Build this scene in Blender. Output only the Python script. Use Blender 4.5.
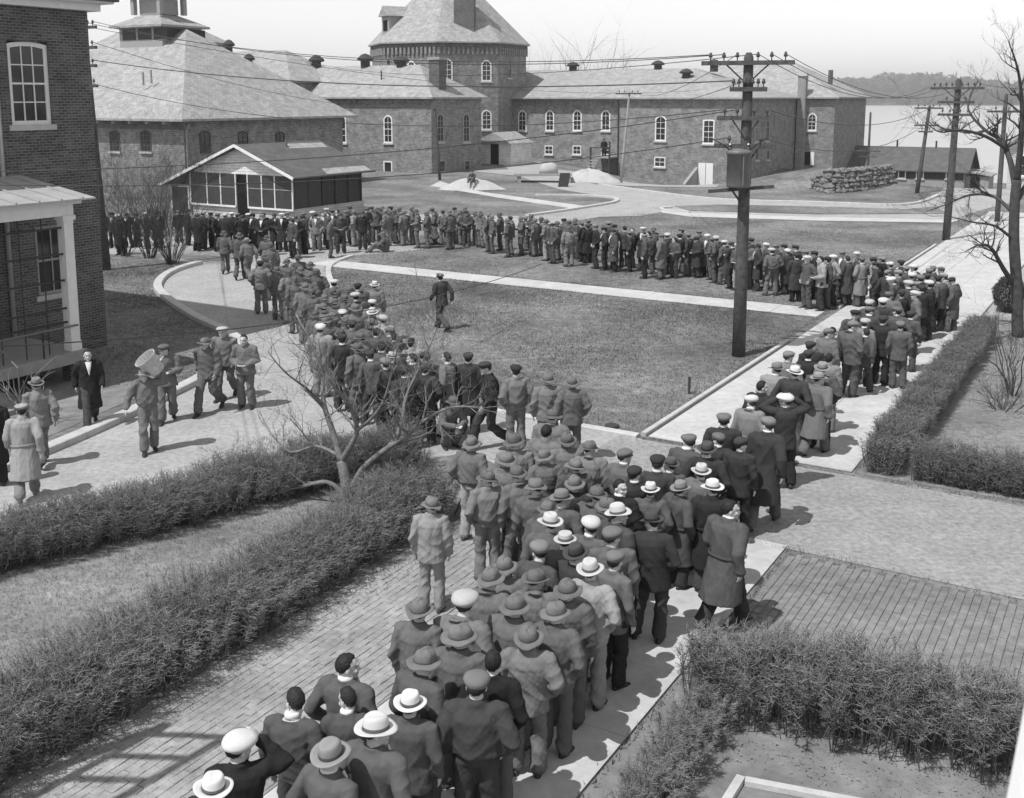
import bpy, bmesh, math, random
import numpy as np
from mathutils import Vector, Matrix
R = math.radians
random.seed(7); rng = np.random.default_rng(7)
for o in list(bpy.data.objects): bpy.data.objects.remove(o)
scene = bpy.context.scene
C = scene.collection

# ------------------------------------------------------------------ camera, sky, sun, exposure
FPX, CX, Y0, HOR, EYE = 1075.0, 512.0, 270.0, 97.0, 7.0       # a press camera with a dropped front, 7 m up
PITCH = math.atan((Y0 - HOR) / FPX)
cam = bpy.data.cameras.new('camera'); camo = bpy.data.objects.new('camera', cam); C.objects.link(camo)
cam.sensor_width = 36; cam.lens = FPX / 1024 * 36; cam.shift_y = (Y0 - 399) / 1024
cam.clip_start = 0.05; cam.clip_end = 12000
cam.dof.use_dof = True; cam.dof.focus_distance = 24; cam.dof.aperture_fstop = 9
camo.location = (0, 0, EYE); camo.rotation_euler = (math.pi / 2 - PITCH, 0, 0)
scene.camera = camo

SUN_AZ, SUN_EL = 230.0, 60.0                                    # compass direction the sun stands in (0 = +Y, clockwise)
w = bpy.data.worlds.new('World'); scene.world = w; w.use_nodes = True
nt = w.node_tree
sky = nt.nodes.new('ShaderNodeTexSky'); sky.sky_type = 'NISHITA'; sky.sun_disc = False
sky.sun_elevation = R(SUN_EL); sky.sun_rotation = R(SUN_AZ); sky.dust_density = 0.0; sky.air_density = 1.0; sky.ozone_density = 1.0
bw = nt.nodes.new('ShaderNodeSeparateColor')                     # monochrome, blue-sensitive film: the sky by its blue light
nt.links.new(sky.outputs[0], bw.inputs[0]); nt.links.new(bw.outputs[2], nt.nodes['Background'].inputs[0])
nt.nodes['Background'].inputs[1].default_value = 0.13
sun = bpy.data.lights.new('sun', 'SUN'); sun.energy = 3.7; sun.angle = R(0.53); sun.color = (1, 1, 1)
suno = bpy.data.objects.new('sun', sun); C.objects.link(suno)
sd = Vector((math.sin(R(SUN_AZ)) * math.cos(R(SUN_EL)), math.cos(R(SUN_AZ)) * math.cos(R(SUN_EL)), math.sin(R(SUN_EL))))
suno.rotation_euler = sd.to_track_quat('Z', 'Y').to_euler(); suno.location = (-40, -40, 60)
scene.view_settings.view_transform = 'Standard'; scene.view_settings.look = 'None'
scene.view_settings.exposure = 0.25; scene.view_settings.gamma = 1.0; scene.view_settings.use_curve_mapping = False

# ------------------------------------------------------------------ survey helpers: where a sighted point stands on the ground
def ray(px, py):
    u = (px - CX) / FPX; v = (Y0 - py) / FPX
    return Vector((u, math.cos(PITCH) + v * math.sin(PITCH), -math.sin(PITCH) + v * math.cos(PITCH)))
def G(px, py, z=0.0):
    r = ray(px, py); t = (z - EYE) / r.z
    return Vector((r.x * t, r.y * t, z))
def atY(px, py, Y):
    r = ray(px, py); t = Y / r.y
    return Vector((r.x * t, Y, EYE + r.z * t))
UX, UY = math.sin(R(30.87)), math.cos(R(30.87))                   # the campus grid: U runs up the walk, N across it
NX, NY = UY, -UX
def NS(n, s, z=0.0): return Vector((NX * n + UX * s, NY * n + UY * s, z))

# ------------------------------------------------------------------ materials (greys only)
MATS = {}
def mat(name, col=.2, rough=.9, spec=.2, var=0.0, vscale=4.0, bump=0.0, bscale=40.0, metal=0.0, coord='Object', var2=0.0, v2scale=.3, objcol=False, attr=None, bdist=.02, crease=0.0):
    m = bpy.data.materials.new(name); m.use_nodes = True; t = m.node_tree; b = t.nodes['Principled BSDF']
    b.inputs['Roughness'].default_value = rough; b.inputs['Specular IOR Level'].default_value = spec; b.inputs['Metallic'].default_value = metal
    tc = t.nodes.new('ShaderNodeTexCoord'); L = t.links.new
    if coord == 'World':
        g = t.nodes.new('ShaderNodeNewGeometry'); src = g.outputs['Position']
    else: src = tc.outputs[coord]
    val = None
    if objcol:
        oi = t.nodes.new('ShaderNodeObjectInfo'); val = oi.outputs['Color']
    elif attr:
        a = t.nodes.new('ShaderNodeAttribute'); a.attribute_name = attr; val = a.outputs['Color']
    else:
        rgb = t.nodes.new('ShaderNodeRGB'); rgb.outputs[0].default_value = (col, col, col, 1); val = rgb.outputs[0]
    def noisemul(val, scale, amt, detail=6):
        n = t.nodes.new('ShaderNodeTexNoise'); n.inputs['Scale'].default_value = scale; n.inputs['Detail'].default_value = detail; n.inputs['Roughness'].default_value = .65
        L(src, n.inputs['Vector'])
        mr = t.nodes.new('ShaderNodeMapRange'); mr.inputs[1].default_value = .3; mr.inputs[2].default_value = .7
        mr.inputs[3].default_value = 1 - amt; mr.inputs[4].default_value = 1 + amt; L(n.outputs[0], mr.inputs[0])
        mx = t.nodes.new('ShaderNodeVectorMath'); mx.operation = 'SCALE'; L(val, mx.inputs[0]); L(mr.outputs[0], mx.inputs['Scale'])
        return mx.outputs[0]
    if var: val = noisemul(val, vscale, var)
    if var2: val = noisemul(val, v2scale, var2, 4)
    L(val, b.inputs['Base Color'])
    if bump:
        n = t.nodes.new('ShaderNodeTexNoise'); n.inputs['Scale'].default_value = bscale; n.inputs['Detail'].default_value = 6; L(src, n.inputs['Vector'])
        bp = t.nodes.new('ShaderNodeBump'); bp.inputs['Strength'].default_value = bump; bp.inputs['Distance'].default_value = bdist
        L(n.outputs[0], bp.inputs['Height']); L(bp.outputs[0], b.inputs['Normal'])
        if crease:
            mp = t.nodes.new('ShaderNodeMapping'); mp.inputs['Scale'].default_value = (1,1,.55); oi2 = t.nodes.new('ShaderNodeObjectInfo'); L(src, mp.inputs['Vector'])
            vm = t.nodes.new('ShaderNodeVectorMath'); vm.operation = 'ADD'; L(mp.outputs[0], vm.inputs[0]); sc = t.nodes.new('ShaderNodeMath'); sc.operation = 'MULTIPLY'; sc.inputs[1].default_value = 40; L(oi2.outputs['Random'], sc.inputs[0]); L(sc.outputs[0], vm.inputs[1])
            rn = t.nodes.new('ShaderNodeTexNoise'); rn.noise_type = 'RIDGED_MULTIFRACTAL'; rn.inputs['Scale'].default_value = 5.5; rn.inputs['Detail'].default_value = 2.5; rn.inputs['Roughness'].default_value = .5; rn.inputs['Distortion'].default_value = .6; L(vm.outputs[0], rn.inputs['Vector'])
            b2 = t.nodes.new('ShaderNodeBump'); b2.inputs['Strength'].default_value = crease; b2.inputs['Distance'].default_value = .045; L(rn.outputs[0], b2.inputs['Height']); L(bp.outputs[0], b2.inputs['Normal']); L(b2.outputs[0], b.inputs['Normal'])
    MATS[name] = m; return m
def brickmat(name, c1, c2, mort, bw=.21, rh=.075, ms=.011, bump=.5, rough=.9, offset=.5, wear=.25):
    m = bpy.data.materials.new(name); m.use_nodes = True; t = m.node_tree; b = t.nodes['Principled BSDF']; L = t.links.new
    b.inputs['Roughness'].default_value = rough; b.inputs['Specular IOR Level'].default_value = .15
    tc = t.nodes.new('ShaderNodeTexCoord'); br = t.nodes.new('ShaderNodeTexBrick'); L(tc.outputs['UV'], br.inputs['Vector'])
    br.offset = offset
    for k, v in (('Color1', c1), ('Color2', c2), ('Mortar', mort)): br.inputs[k].default_value = (v, v, v, 1)
    br.inputs['Scale'].default_value = 1; br.inputs['Brick Width'].default_value = bw; br.inputs['Row Height'].default_value = rh
    br.inputs['Mortar Size'].default_value = ms; br.inputs['Mortar Smooth'].default_value = .3; br.inputs['Bias'].default_value = 0
    n = t.nodes.new('ShaderNodeTexNoise'); n.inputs['Scale'].default_value = 1.3; n.inputs['Detail'].default_value = 8; n.inputs['Roughness'].default_value = .7; L(tc.outputs['UV'], n.inputs['Vector'])
    mr = t.nodes.new('ShaderNodeMapRange'); mr.inputs[1].default_value = .3; mr.inputs[2].default_value = .7; mr.inputs[3].default_value = 1 - wear; mr.inputs[4].default_value = 1 + wear; L(n.outputs[0], mr.inputs[0])
    mx = t.nodes.new('ShaderNodeVectorMath'); mx.operation = 'SCALE'; L(br.outputs['Color'], mx.inputs[0]); L(mr.outputs[0], mx.inputs['Scale']); L(mx.outputs[0], b.inputs['Base Color'])
    bp = t.nodes.new('ShaderNodeBump'); bp.inputs['Strength'].default_value = bump; bp.inputs['Distance'].default_value = .012; bp.invert = True
    L(br.outputs['Fac'], bp.inputs['Height']); L(bp.outputs[0], b.inputs['Normal'])
    MATS[name] = m; return m
mat('grass', .17, .95, .1, var=.38, vscale=3.2, bump=.6, bscale=14, coord='World', var2=.45, v2scale=.22, bdist=.05)
mat('dry_grass', .21, .95, .1, var=.3, vscale=6, bump=.6, bscale=16, coord='World', var2=.3, v2scale=.5, bdist=.05)
mat('dirt', .34, .95, .1, var=.24, vscale=8, bump=.7, bscale=22, coord='World', var2=.13, v2scale=.8)
mat('dark_dirt', .20, .95, .1, var=.25, vscale=3, bump=.5, bscale=16, coord='World', var2=.25, v2scale=.6)
mat('concrete', .46, .85, .2, var=.12, vscale=7, bump=.3, bscale=40, coord='World', var2=.14, v2scale=.9)
mat('kerb_stone', .46, .85, .2, var=.15, vscale=4, bump=.3, bscale=30, coord='World')
mat('mortar_bed', .14, .95, .1, var=.3, vscale=8, coord='World')
mat('paver', .2, .85, .2, var=.25, vscale=7, bump=.4, bscale=50, coord='World', var2=.25, v2scale=.8)
mat('street_dirt', .27, .95, .1, var=.3, vscale=9, bump=.8, bscale=20, coord='World', var2=.13, v2scale=.9)
mat('worn_bed', .26, .95, .1, var=.3, vscale=6, coord='World')
mat('old_paver', .29, .85, .2, var=.25, vscale=7, bump=.5, bscale=40, coord='World', var2=.3, v2scale=.7)
mat('water', .42, .4, .5, var=.05, vscale=.01, bump=.15, bscale=.4, coord='World')
mat('far_hill', .10, .95, .1, var=.4, vscale=.02, coord='World')
mat('far_wood', .10, .95, .05, var=.45, vscale=.05, coord='World')
brickmat('brick_near', .12, .06, .2, wear=.3)
brickmat('brick_far', .24, .13, .28, bump=.3, bw=.3, rh=.13, ms=.02, wear=.4)
brickmat('brick_buff', .26, .2, .32, bump=.25)
brickmat('slate', .36, .27, .22, bw=.34, rh=.22, ms=.014, bump=.35, rough=.7)
brickmat('slate_dark', .12, .10, .09, bw=.4, rh=.2, ms=.012, bump=.3, rough=.8)
brickmat('clapboard', .5, .46, .2, bw=6, rh=.16, ms=.012, bump=.5)
brickmat('white_boards', .7, .66, .3, bw=6, rh=.16, ms=.012, bump=.5)
mat('tin_roof', .42, .5, .4, var=.15, vscale=2, metal=.2)
mat('white_paint', .72, .6, .3, var=.07, vscale=6, bump=.1, bscale=30)
mat('grey_paint', .3, .7, .3, var=.12, vscale=5)
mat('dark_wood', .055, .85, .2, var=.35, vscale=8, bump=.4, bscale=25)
mat('pole_wood', .085, .9, .15, var=.4, vscale=6, bump=.5, bscale=20)
mat('pale_wood', .3, .85, .2, var=.2, vscale=8)
mat('basket_wood', .5, .85, .2, var=.2, vscale=10)
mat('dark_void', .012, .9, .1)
mat('screen', .045, .55, .3, var=.2, vscale=3)
mat('iron', .035, .6, .4, var=.2, vscale=10)
mat('grey_metal', .14, .5, .4, var=.15, vscale=5)
mat('glass', .03, .06, .6)
mat('insulator', .06, .3, .5)
mat('stone', .17, .9, .2, var=.4, vscale=2.5, bump=.8, bscale=8, coord='World')
mat('sand', .42, .95, .1, var=.12, vscale=2, bump=.6, bscale=6, coord='World')
mat('twig_tip', .26, .9, .1, var=.3, vscale=5, coord='World')  # pale new growth; its lightness also stands in for sunlit hedge tops
mat('twig', .12, .9, .1, var=.3, vscale=5, coord='World')
mat('leaf', .06, .8, .2, var=.35, vscale=4, coord='World')
mat('hedge_leaf', .10, .8, .2, var=.4, vscale=4, coord='World')
mat('bark', .17, .9, .1, var=.35, vscale=7, bump=.6, bscale=25)
mat('bark_dark', .075, .9, .1, var=.35, vscale=7, bump=.6, bscale=25)
mat('lawn_blade', .155, .9, .1, var=.3, vscale=1.2, coord='World', var2=.45, v2scale=.22)
mat('blade', .2, .9, .1, var=.35, vscale=3, coord='World')
mat('cloth', objcol=True, rough=.95, spec=.08, var=.09, vscale=14, bump=.3, bscale=40, bdist=.01, crease=.6)
mat('felt', objcol=True, rough=.9, spec=.1, var=.08, vscale=12, bump=.12, bscale=80, bdist=.005)
mat('leather', objcol=True, rough=.5, spec=.4, var=.15, vscale=14)
mat('hair', objcol=True, rough=.6, spec=.3, var=.5, vscale=45, bump=.9, bscale=55, bdist=.015)
mat('skin', attr='tint', rough=.55, spec=.35, var=.06, vscale=20)

# ------------------------------------------------------------------ mesh helpers
WLOC = {}
class MB:
    """collects vertices and faces; frame maps local (a, b, z) to the world"""
    def __init__(s, frame=None): s.v = []; s.f = []; s.fr = frame; s.k = []
    def P(s, p):
        return s.fr(*p) if s.fr else tuple(p)
    def add(s, vs, fs):
        i = len(s.v); s.v += [s.P(p) for p in vs]; s.f += [tuple(i + j for j in f) for f in fs]; return s
    def box(s, x0, x1, y0, y1, z0, z1):
        return s.add([(x0,y0,z0),(x1,y0,z0),(x1,y1,z0),(x0,y1,z0),(x0,y0,z1),(x1,y0,z1),(x1,y1,z1),(x0,y1,z1)],
                     [(0,3,2,1),(4,5,6,7),(0,1,5,4),(1,2,6,5),(2,3,7,6),(3,0,4,7)])
    def poly(s, pts): return s.add(pts, [tuple(range(len(pts)))])
    def prism(s, pts, z0, z1):
        n = len(pts); vs = [(p[0], p[1], z0) for p in pts] + [(p[0], p[1], z1) for p in pts]
        return s.add(vs, [tuple(range(n))[::-1], tuple(range(n, 2*n))] + [(i, (i+1) % n, n+(i+1) % n, n+i) for i in range(n)])
    def bar(s, a, b, w, h=None):
        h = h or w; a = Vector(s.P(a)); b = Vector(s.P(b)); fr = s.fr; s.fr = None
        d = (b - a).normalized(); up = Vector((0,0,1)) if abs(d.z) < .9 else Vector((UX, UY, 0)); x = d.cross(up).normalized(); y = x.cross(d)
        vs = [q + x*sx*w/2 + y*sy*h/2 for q in (a, b) for sx, sy in ((-1,-1),(1,-1),(1,1),(-1,1))]
        s.add(vs, [(3,2,1,0),(4,5,6,7)] + [(i,(i+1)%4,4+(i+1)%4,4+i) for i in range(4)]); s.fr = fr; return s
    def tube(s, pts, rad, n=6, caps=True):
        pts = [Vector(s.P(p)) for p in pts]; fr = s.fr; s.fr = None
        if not hasattr(rad, '__len__'): rad = [rad] * len(pts)
        vs = []; x = None
        for i, p in enumerate(pts):
            d = (pts[min(i+1, len(pts)-1)] - pts[max(i-1, 0)])
            d = d.normalized() if d.length > 1e-9 else Vector((0,0,1))
            if x is None:
                x = d.cross(Vector((.3,.9,.1)) if abs(d.z) > .9 else Vector((0,0,1))).normalized()
            else: x = (x - d * x.dot(d)).normalized()
            y = d.cross(x)
            for k in range(n):
                a = 2*math.pi*k/n; vs.append(p + (x*math.cos(a) + y*math.sin(a)) * rad[i])
        m = len(pts); fs = [(i*n+k, i*n+(k+1)%n, (i+1)*n+(k+1)%n, (i+1)*n+k) for i in range(m-1) for k in range(n)]
        if caps: fs += [tuple(range(n))[::-1], tuple(range((m-1)*n, m*n))]
        s.add(vs, fs); s.fr = fr; return s
    def rings(s, rs, n=16, caps=True):
        """rs: (centre, xaxis*rx, yaxis*ry)"""
        vs = []
        for c, xa, ya in rs:
            c = Vector(c); xa = Vector(xa); ya = Vector(ya)
            for k in range(n):
                a = 2*math.pi*k/n; vs.append(c + xa*math.cos(a) + ya*math.sin(a))
        m = len(rs); fs = [(i*n+k, i*n+(k+1)%n, (i+1)*n+(k+1)%n, (i+1)*n+k) for i in range(m-1) for k in range(n)]
        if caps: fs += [tuple(range(n))[::-1], tuple(range((m-1)*n, m*n))]
        return s.add(vs, fs)
    def lathe(s, prof, n=20, c=(0,0,0), sx=1, sy=1):
        return s.rings([((c[0],c[1],c[2]+z), (r*sx,0,0), (0,r*sy,0)) for r, z in prof], n)
    def ball(s, c, rx, ry, rz, n=12, m=8):
        return s.rings([((c[0],c[1],c[2]-rz*math.cos(math.pi*i/m)), (max(rx*math.sin(math.pi*i/m),.001),0,0), (0,max(ry*math.sin(math.pi*i/m),.001),0)) for i in range(m+1)], n)
    def build(s, name, material, parent=None, smooth=False, uv=True, world=True):
        off = Vector((0,0,0))
        if parent is not None and world: off = WLOC.get(parent.name, Vector((0,0,0)))
        me = bpy.data.meshes.new(name)
        me.from_pydata([tuple(Vector(p) - off) for p in s.v], [], s.f)
        if uv: make_uv(me, off)
        me.materials.append(MATS[material] if isinstance(material, str) else material)
        if smooth: me.shade_smooth()
        return link(name, me, parent, off)
def make_uv(me, off):
    uvl = me.uv_layers.new(name='UVMap'); data = np.zeros(len(me.loops) * 2, dtype=np.float32)
    Z = Vector((0,0,1))
    for p in me.polygons:
        n = p.normal
        if abs(n.z) > .97: u = Vector((NX,NY,0)); v = Vector((UX,UY,0))
        else:
            u = Z.cross(n).normalized(); v = n.cross(u)
        for li in p.loop_indices:
            co = me.vertices[me.loops[li].vertex_index].co + off
            data[2*li] = co.dot(u); data[2*li+1] = co.dot(v)
    uvl.data.foreach_set('uv', data)
def link(name, data, parent=None, off=None):
    o = bpy.data.objects.new(name, data); C.objects.link(o)
    if parent is not None: o.parent = parent
    WLOC[o.name] = off if off is not None else Vector((0,0,0))
    return o
def thing(name, label, cat, loc, group=None):
    o = bpy.data.objects.new(name, None); C.objects.link(o); o.location = loc; o.empty_display_size = .3
    WLOC[o.name] = Vector(loc); return tag(o, label, cat, group)
def tag(o, label, cat, group=None):
    o['label'] = label; o['category'] = cat
    if group: o['group'] = group
    return o
def struct(o): o['kind'] = 'structure'; return o
def stuff(o): o['kind'] = 'stuff'; return o
def frame(n0, s0, z0=0.0):
    """local frame on the campus grid: a along N, b along U"""
    def f(a, b, z): return (NX*(n0+a) + UX*(s0+b), NY*(n0+a) + UY*(s0+b), z0+z)
    return f
def ns_of(p): return (p[0]*NX + p[1]*NY, p[0]*UX + p[1]*UY)

# ------------------------------------------------------------------ terrain
def sstep(a, b, x):
    t = min(max((x-a)/(b-a), 0), 1); return t*t*(3-2*t)
def gau(x, y, cx, cy, rx, ry): return math.exp(-((x-cx)/rx)**2 - ((y-cy)/ry)**2)
def terr(x, y):
    z = 0.0
    z += 0.55 * sstep(84, 112, y) * (1 - sstep(2, 16, x))
    z -= 2.0 * gau(x, y, 17.5, 106, 9, 13) * sstep(80, 92, y)
    z += 1.35 * gau(x, y, 25.5, 90, 6.0, 7) * sstep(81.5, 84, y)
    z -= 3.2 * sstep(28, 38, x) * sstep(82, 98, y)
    z -= 8.0 * sstep(128, 165, y)
    z -= 8.0 * sstep(60, 100, x) * sstep(95, 140, y)*.6
    return z
def sheet(name, pts, dz, material, sub=0, parent=None, drape=True):
    """a flat sheet lying dz above the ground along a surveyed outline"""
    bm = bmesh.new(); vs = [bm.verts.new((p[0], p[1], 0)) for p in pts]; bm.faces.new(vs)
    bmesh.ops.triangulate(bm, faces=bm.faces[:])
    for _ in range(sub):
        bmesh.ops.subdivide_edges(bm, edges=[e for e in bm.edges if e.calc_length() > 2.0], cuts=1)
        bmesh.ops.triangulate(bm, faces=bm.faces[:])
    for v in bm.verts: v.co.z = terr(v.co.x, v.co.y) + dz
    bmesh.ops.recalc_face_normals(bm, faces=bm.faces[:])
    if sum(f.normal.z for f in bm.faces) < 0: bmesh.ops.reverse_faces(bm, faces=bm.faces[:])
    me = bpy.data.meshes.new(name); bm.to_mesh(me); bm.free(); make_uv(me, Vector((0,0,0))); me.materials.append(MATS[material])
    return link(name, me, parent)
def smooth_line(pts, k=6):
    """Catmull-Rom through the points"""
    P = [Vector(p) for p in pts]; out = []
    for i in range(len(P)-1):
        a = P[max(i-1,0)]; b = P[i]; c = P[i+1]; d = P[min(i+2,len(P)-1)]
        for j in range(k):
            t = j/k; out.append(.5*((2*b) + (c-a)*t + (2*a-5*b+4*c-d)*t*t + (3*b-a-3*c+d)*t**3))
    out.append(P[-1]); return out

# ================================================================== THE SETTING
def build_ground():
    xs = sorted(set([-700,-400,-250,-180] + [float(x) for x in np.arange(-140, 141, 3.0)] + [180,250,400,700]))
    ys = sorted(set([-60,-30,0,20,40] + [float(y) for y in np.arange(60, 176, 2.5)]))
    nx = len(xs); vs = [(x, y, terr(x, y)) for y in ys for x in xs]
    fs = [(j*nx+i, j*nx+i+1, (j+1)*nx+i+1, (j+1)*nx+i) for j in range(len(ys)-1) for i in range(nx-1)]
    m = MB(); m.v = vs; m.f = fs; o = m.build('ground', 'grass', smooth=True, uv=False); struct(o)
build_ground()
m = MB(); m.poly([(-6000,140,-6.8),(6000,140,-6.8),(6000,2400,-6.8),(-6000,2400,-6.8)])
struct(m.build('river', 'water', uv=False))

def gp(l): return [G(*q) for q in l]
kerb_left = smooth_line(gp([(-160,540),(0,472),(60,447),(110,425),(160,401),(205,378),(232,360),(243,348),(236,340),(222,331),(200,321),(180,309),(165,298),(158,289),(160,282),(168,275),(182,269),(200,264)]), 5)
lawn_edge = smooth_line(gp([(352,256),(330,266),(332,285),(345,312),(372,345),(405,375),(440,395),(472,408)]), 5)
front_edge = [NS(-13.0,19.85), NS(-8.8,19.85)]
road_poly = gp([(-250,640),(0,560),(150,530),(330,478),(470,452)]) + [NS(-8.7,16.1), NS(-8.7,19.8), NS(-13.0,19.8)] + lawn_edge[::-1] \
    + gp([(420,250),(420,243),(300,238),(60,236),(60,252),(108,254),(150,258),(185,262)]) + kerb_left[::-1]
struct(sheet('dirt_road', road_poly, .004, 'dirt'))
struct(sheet('cross_street', [NS(-9.2,15.9), NS(30,15.9), NS(30,19.75), NS(-9.2,19.75)], .008, 'street_dirt'))
struct(sheet('dry_lawn', [NS(-4.2,19.95), NS(14,19.95), NS(14,36.5), NS(-4.2,36.5)], .006, 'dry_grass'))
struct(sheet('far_forecourt', [NS(-4.4,36.7), NS(9,36.7), NS(7,60), NS(-1,72), NS(-4.4,72)], .006, 'dirt'))
struct(sheet('verge', [NS(-16.5,3), NS(-9.3,3), NS(-9.3,15.8), NS(-11.6,16.8), NS(-13.6,11.5), NS(-16.5,6)], .012, 'dry_grass'))
struct(sheet('hedge_bed', [NS(-4.48,6.5), NS(6,6.5), NS(6,12.0), NS(-4.48,12.0)], .006, 'dark_dirt'))
struct(sheet('porch_bed', [NS(-25,14)] + gp([(-160,520),(0,455),(60,432),(108,410),(160,388),(150,372),(90,372)]), .009, 'dark_dirt'))
# far roads and paths beyond the queue
struct(sheet('far_road', gp([(525,217),(616,203.5),(612,198),(560,189.5),(515,176.5),(500,168),(540,166),(560,176),(600,185),(655,193),(722,200.5),(820,203.6),(905,206),(940,197),(975,190),(1010,186),(1020,200),(975,212),(955,219),(905,221),(820,218.5),(662,212),(640,216),(600,217),(560,224)]), .012, 'dirt', 3))
struct(sheet('far_path', gp([(440,182),(483,192),(588,206.5),(575,209),(500,198),(430,186)]), .010, 'concrete', 2))
struct(sheet('behind_path', gp([(380,214),(526,216.5),(560,224),(560,228),(380,222)]), .016, 'dirt', 1))
struct(sheet('river_path', gp([(661,210.4),(690,213),(820,217.4),(960,220),(950,223),(820,221),(690,217),(662,213)]), .020, 'concrete', 2))
struct(sheet('road_island', gp([(674,206.5),(720,205),(820,207),(905,209.5),(936,207),(948,214),(820,214.6),(690,211)]), .035, 'grass', 3))
struct(sheet('worn_ground', [(-4,99),(6,103),(13,99),(19,95),(16,84),(9,86),(4,92),(0,95)], .02, 'dirt', 4))
struct(sheet('shed_road', [(30,76.5),(44,80),(56,96),(60,103),(52,104),(40,92),(34,84)], .03, 'dirt', 3))

# concrete walks, laid slab by slab
def slab_walk(name, n0, n1, s0, s1, cols, ds, bed_dz=.010, top=.03):
    bed = struct(sheet(name, [NS(n0,s0), NS(n1,s0), NS(n1,s1), NS(n0,s1)], bed_dz, 'mortar_bed'))
    w = (n1-n0)/cols; rows = max(1, int(round((s1-s0)/ds))); d = (s1-s0)/rows
    mm = MB(); g = .004
    mm.fr = lambda a, b, z: (NX*a+UX*b, NY*a+UY*b, z)
    mm.box(-w/2+g, w/2-g, -d/2+g, d/2-g, -.02, 0)
    me = None
    for i in range(cols):
        for j in range(rows):
            if me is None:
                o = mm.build('slab', 'concrete', bed); me = o.data
            else: o = link('slab', me, bed)
            p = NS(n0+(i+.5)*w, s0+(j+.5)*d); o.location = (p.x, p.y, top + random.uniform(-.003,.003)); o.rotation_euler = (random.uniform(-.002,.002), random.uniform(-.002,.002), 0)
    return bed
slab_walk('concrete_walk', -8.62, -4.46, 19.95, 72, 3, 1.9)
slab_walk('front_walk', -7.22, -4.5, 4.0, 15.98, 2, 1.5)
slab_walk('lawn_walk', -30.5, -9.0, 34.15, 35.6, 14, 1.45, bed_dz=.012, top=.02)

# kerbs, stone by stone
def kerb(name, line, w=.16, h=.13, step=1.1, material='kerb_stone'):
    root = bpy.data.objects.new(name, None); C.objects.link(root); root['kind'] = 'structure'; WLOC[root.name] = Vector((0,0,0))
    line = [Vector((p[0],p[1],0)) for p in line]
    cum = [0]
    for a, b in zip(line, line[1:]): cum.append(cum[-1] + (b-a).length)
    def at(d):
        for i in range(len(line)-1):
            if d <= cum[i+1] or i == len(line)-2:
                t = (d-cum[i])/max(cum[i+1]-cum[i], 1e-6); return line[i].lerp(line[i+1], t)
    n = max(1, int(cum[-1]/step)); st = cum[-1]/n
    for i in range(n):
        k = 4; ps = [at(i*st+.006 + (st-.012)*j/k) for j in range(k+1)]
        vs = []
        for j, p in enumerate(ps):
            d = (ps[min(j+1,k)]-ps[max(j-1,0)]).normalized(); x = Vector((d.y,-d.x,0)); z = terr(p.x,p.y)
            hh = h + random.uniform(-.004,.004) if False else h
            vs += [p - x*w/2 + Vector((0,0,z-.05)), p - x*w/2 + Vector((0,0,z+hh-.015)), p - x*(w/2-.02) + Vector((0,0,z+hh)), p + x*(w/2-.02) + Vector((0,0,z+hh)), p + x*w/2 + Vector((0,0,z+hh-.015)), p + x*w/2 + Vector((0,0,z-.05))]
        fs = [(j*6+q, j*6+q+1, (j+1)*6+q+1, (j+1)*6+q) for j in range(k) for q in range(5)] + [(0,5,4,3,2,1), tuple(k*6+q for q in range(6))]
        mm = MB(); mm.add(vs, fs); mm.build('kerb_stone', material, root)
kerb('kerb_by_porch', kerb_left, .30, .15)
kerb('kerb_round_lawn', lawn_edge + front_edge[:], .22, .07, 1.4, 'concrete')
kerb('kerb_along_walk', [NS(-8.74,19.95), NS(-8.74,30.2)], .12, .09, 1.6)
kerb('kerb_along_walk', [NS(-8.74,34.2-.05+1.75), NS(-8.74,54)], .12, .09, 1.6)
kerb('kerb_at_island', smooth_line(gp([(527,216.5),(560,212),(592,207),(612,203.5),(617,201),(612,198.5),(580,196),(535,196)]), 4), .3, .14, 2.5)
kerb('kerb_at_bank', smooth_line(gp([(600,185),(655,193),(722,200.3),(820,203.3),(905,205.5),(938,196)]), 4), .3, .14, 3)
kerb('kerb_at_river_path', smooth_line(gp([(690,212.6),(668,211.5),(661,209),(672,208)]), 4), .25, .12, 2)

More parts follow.
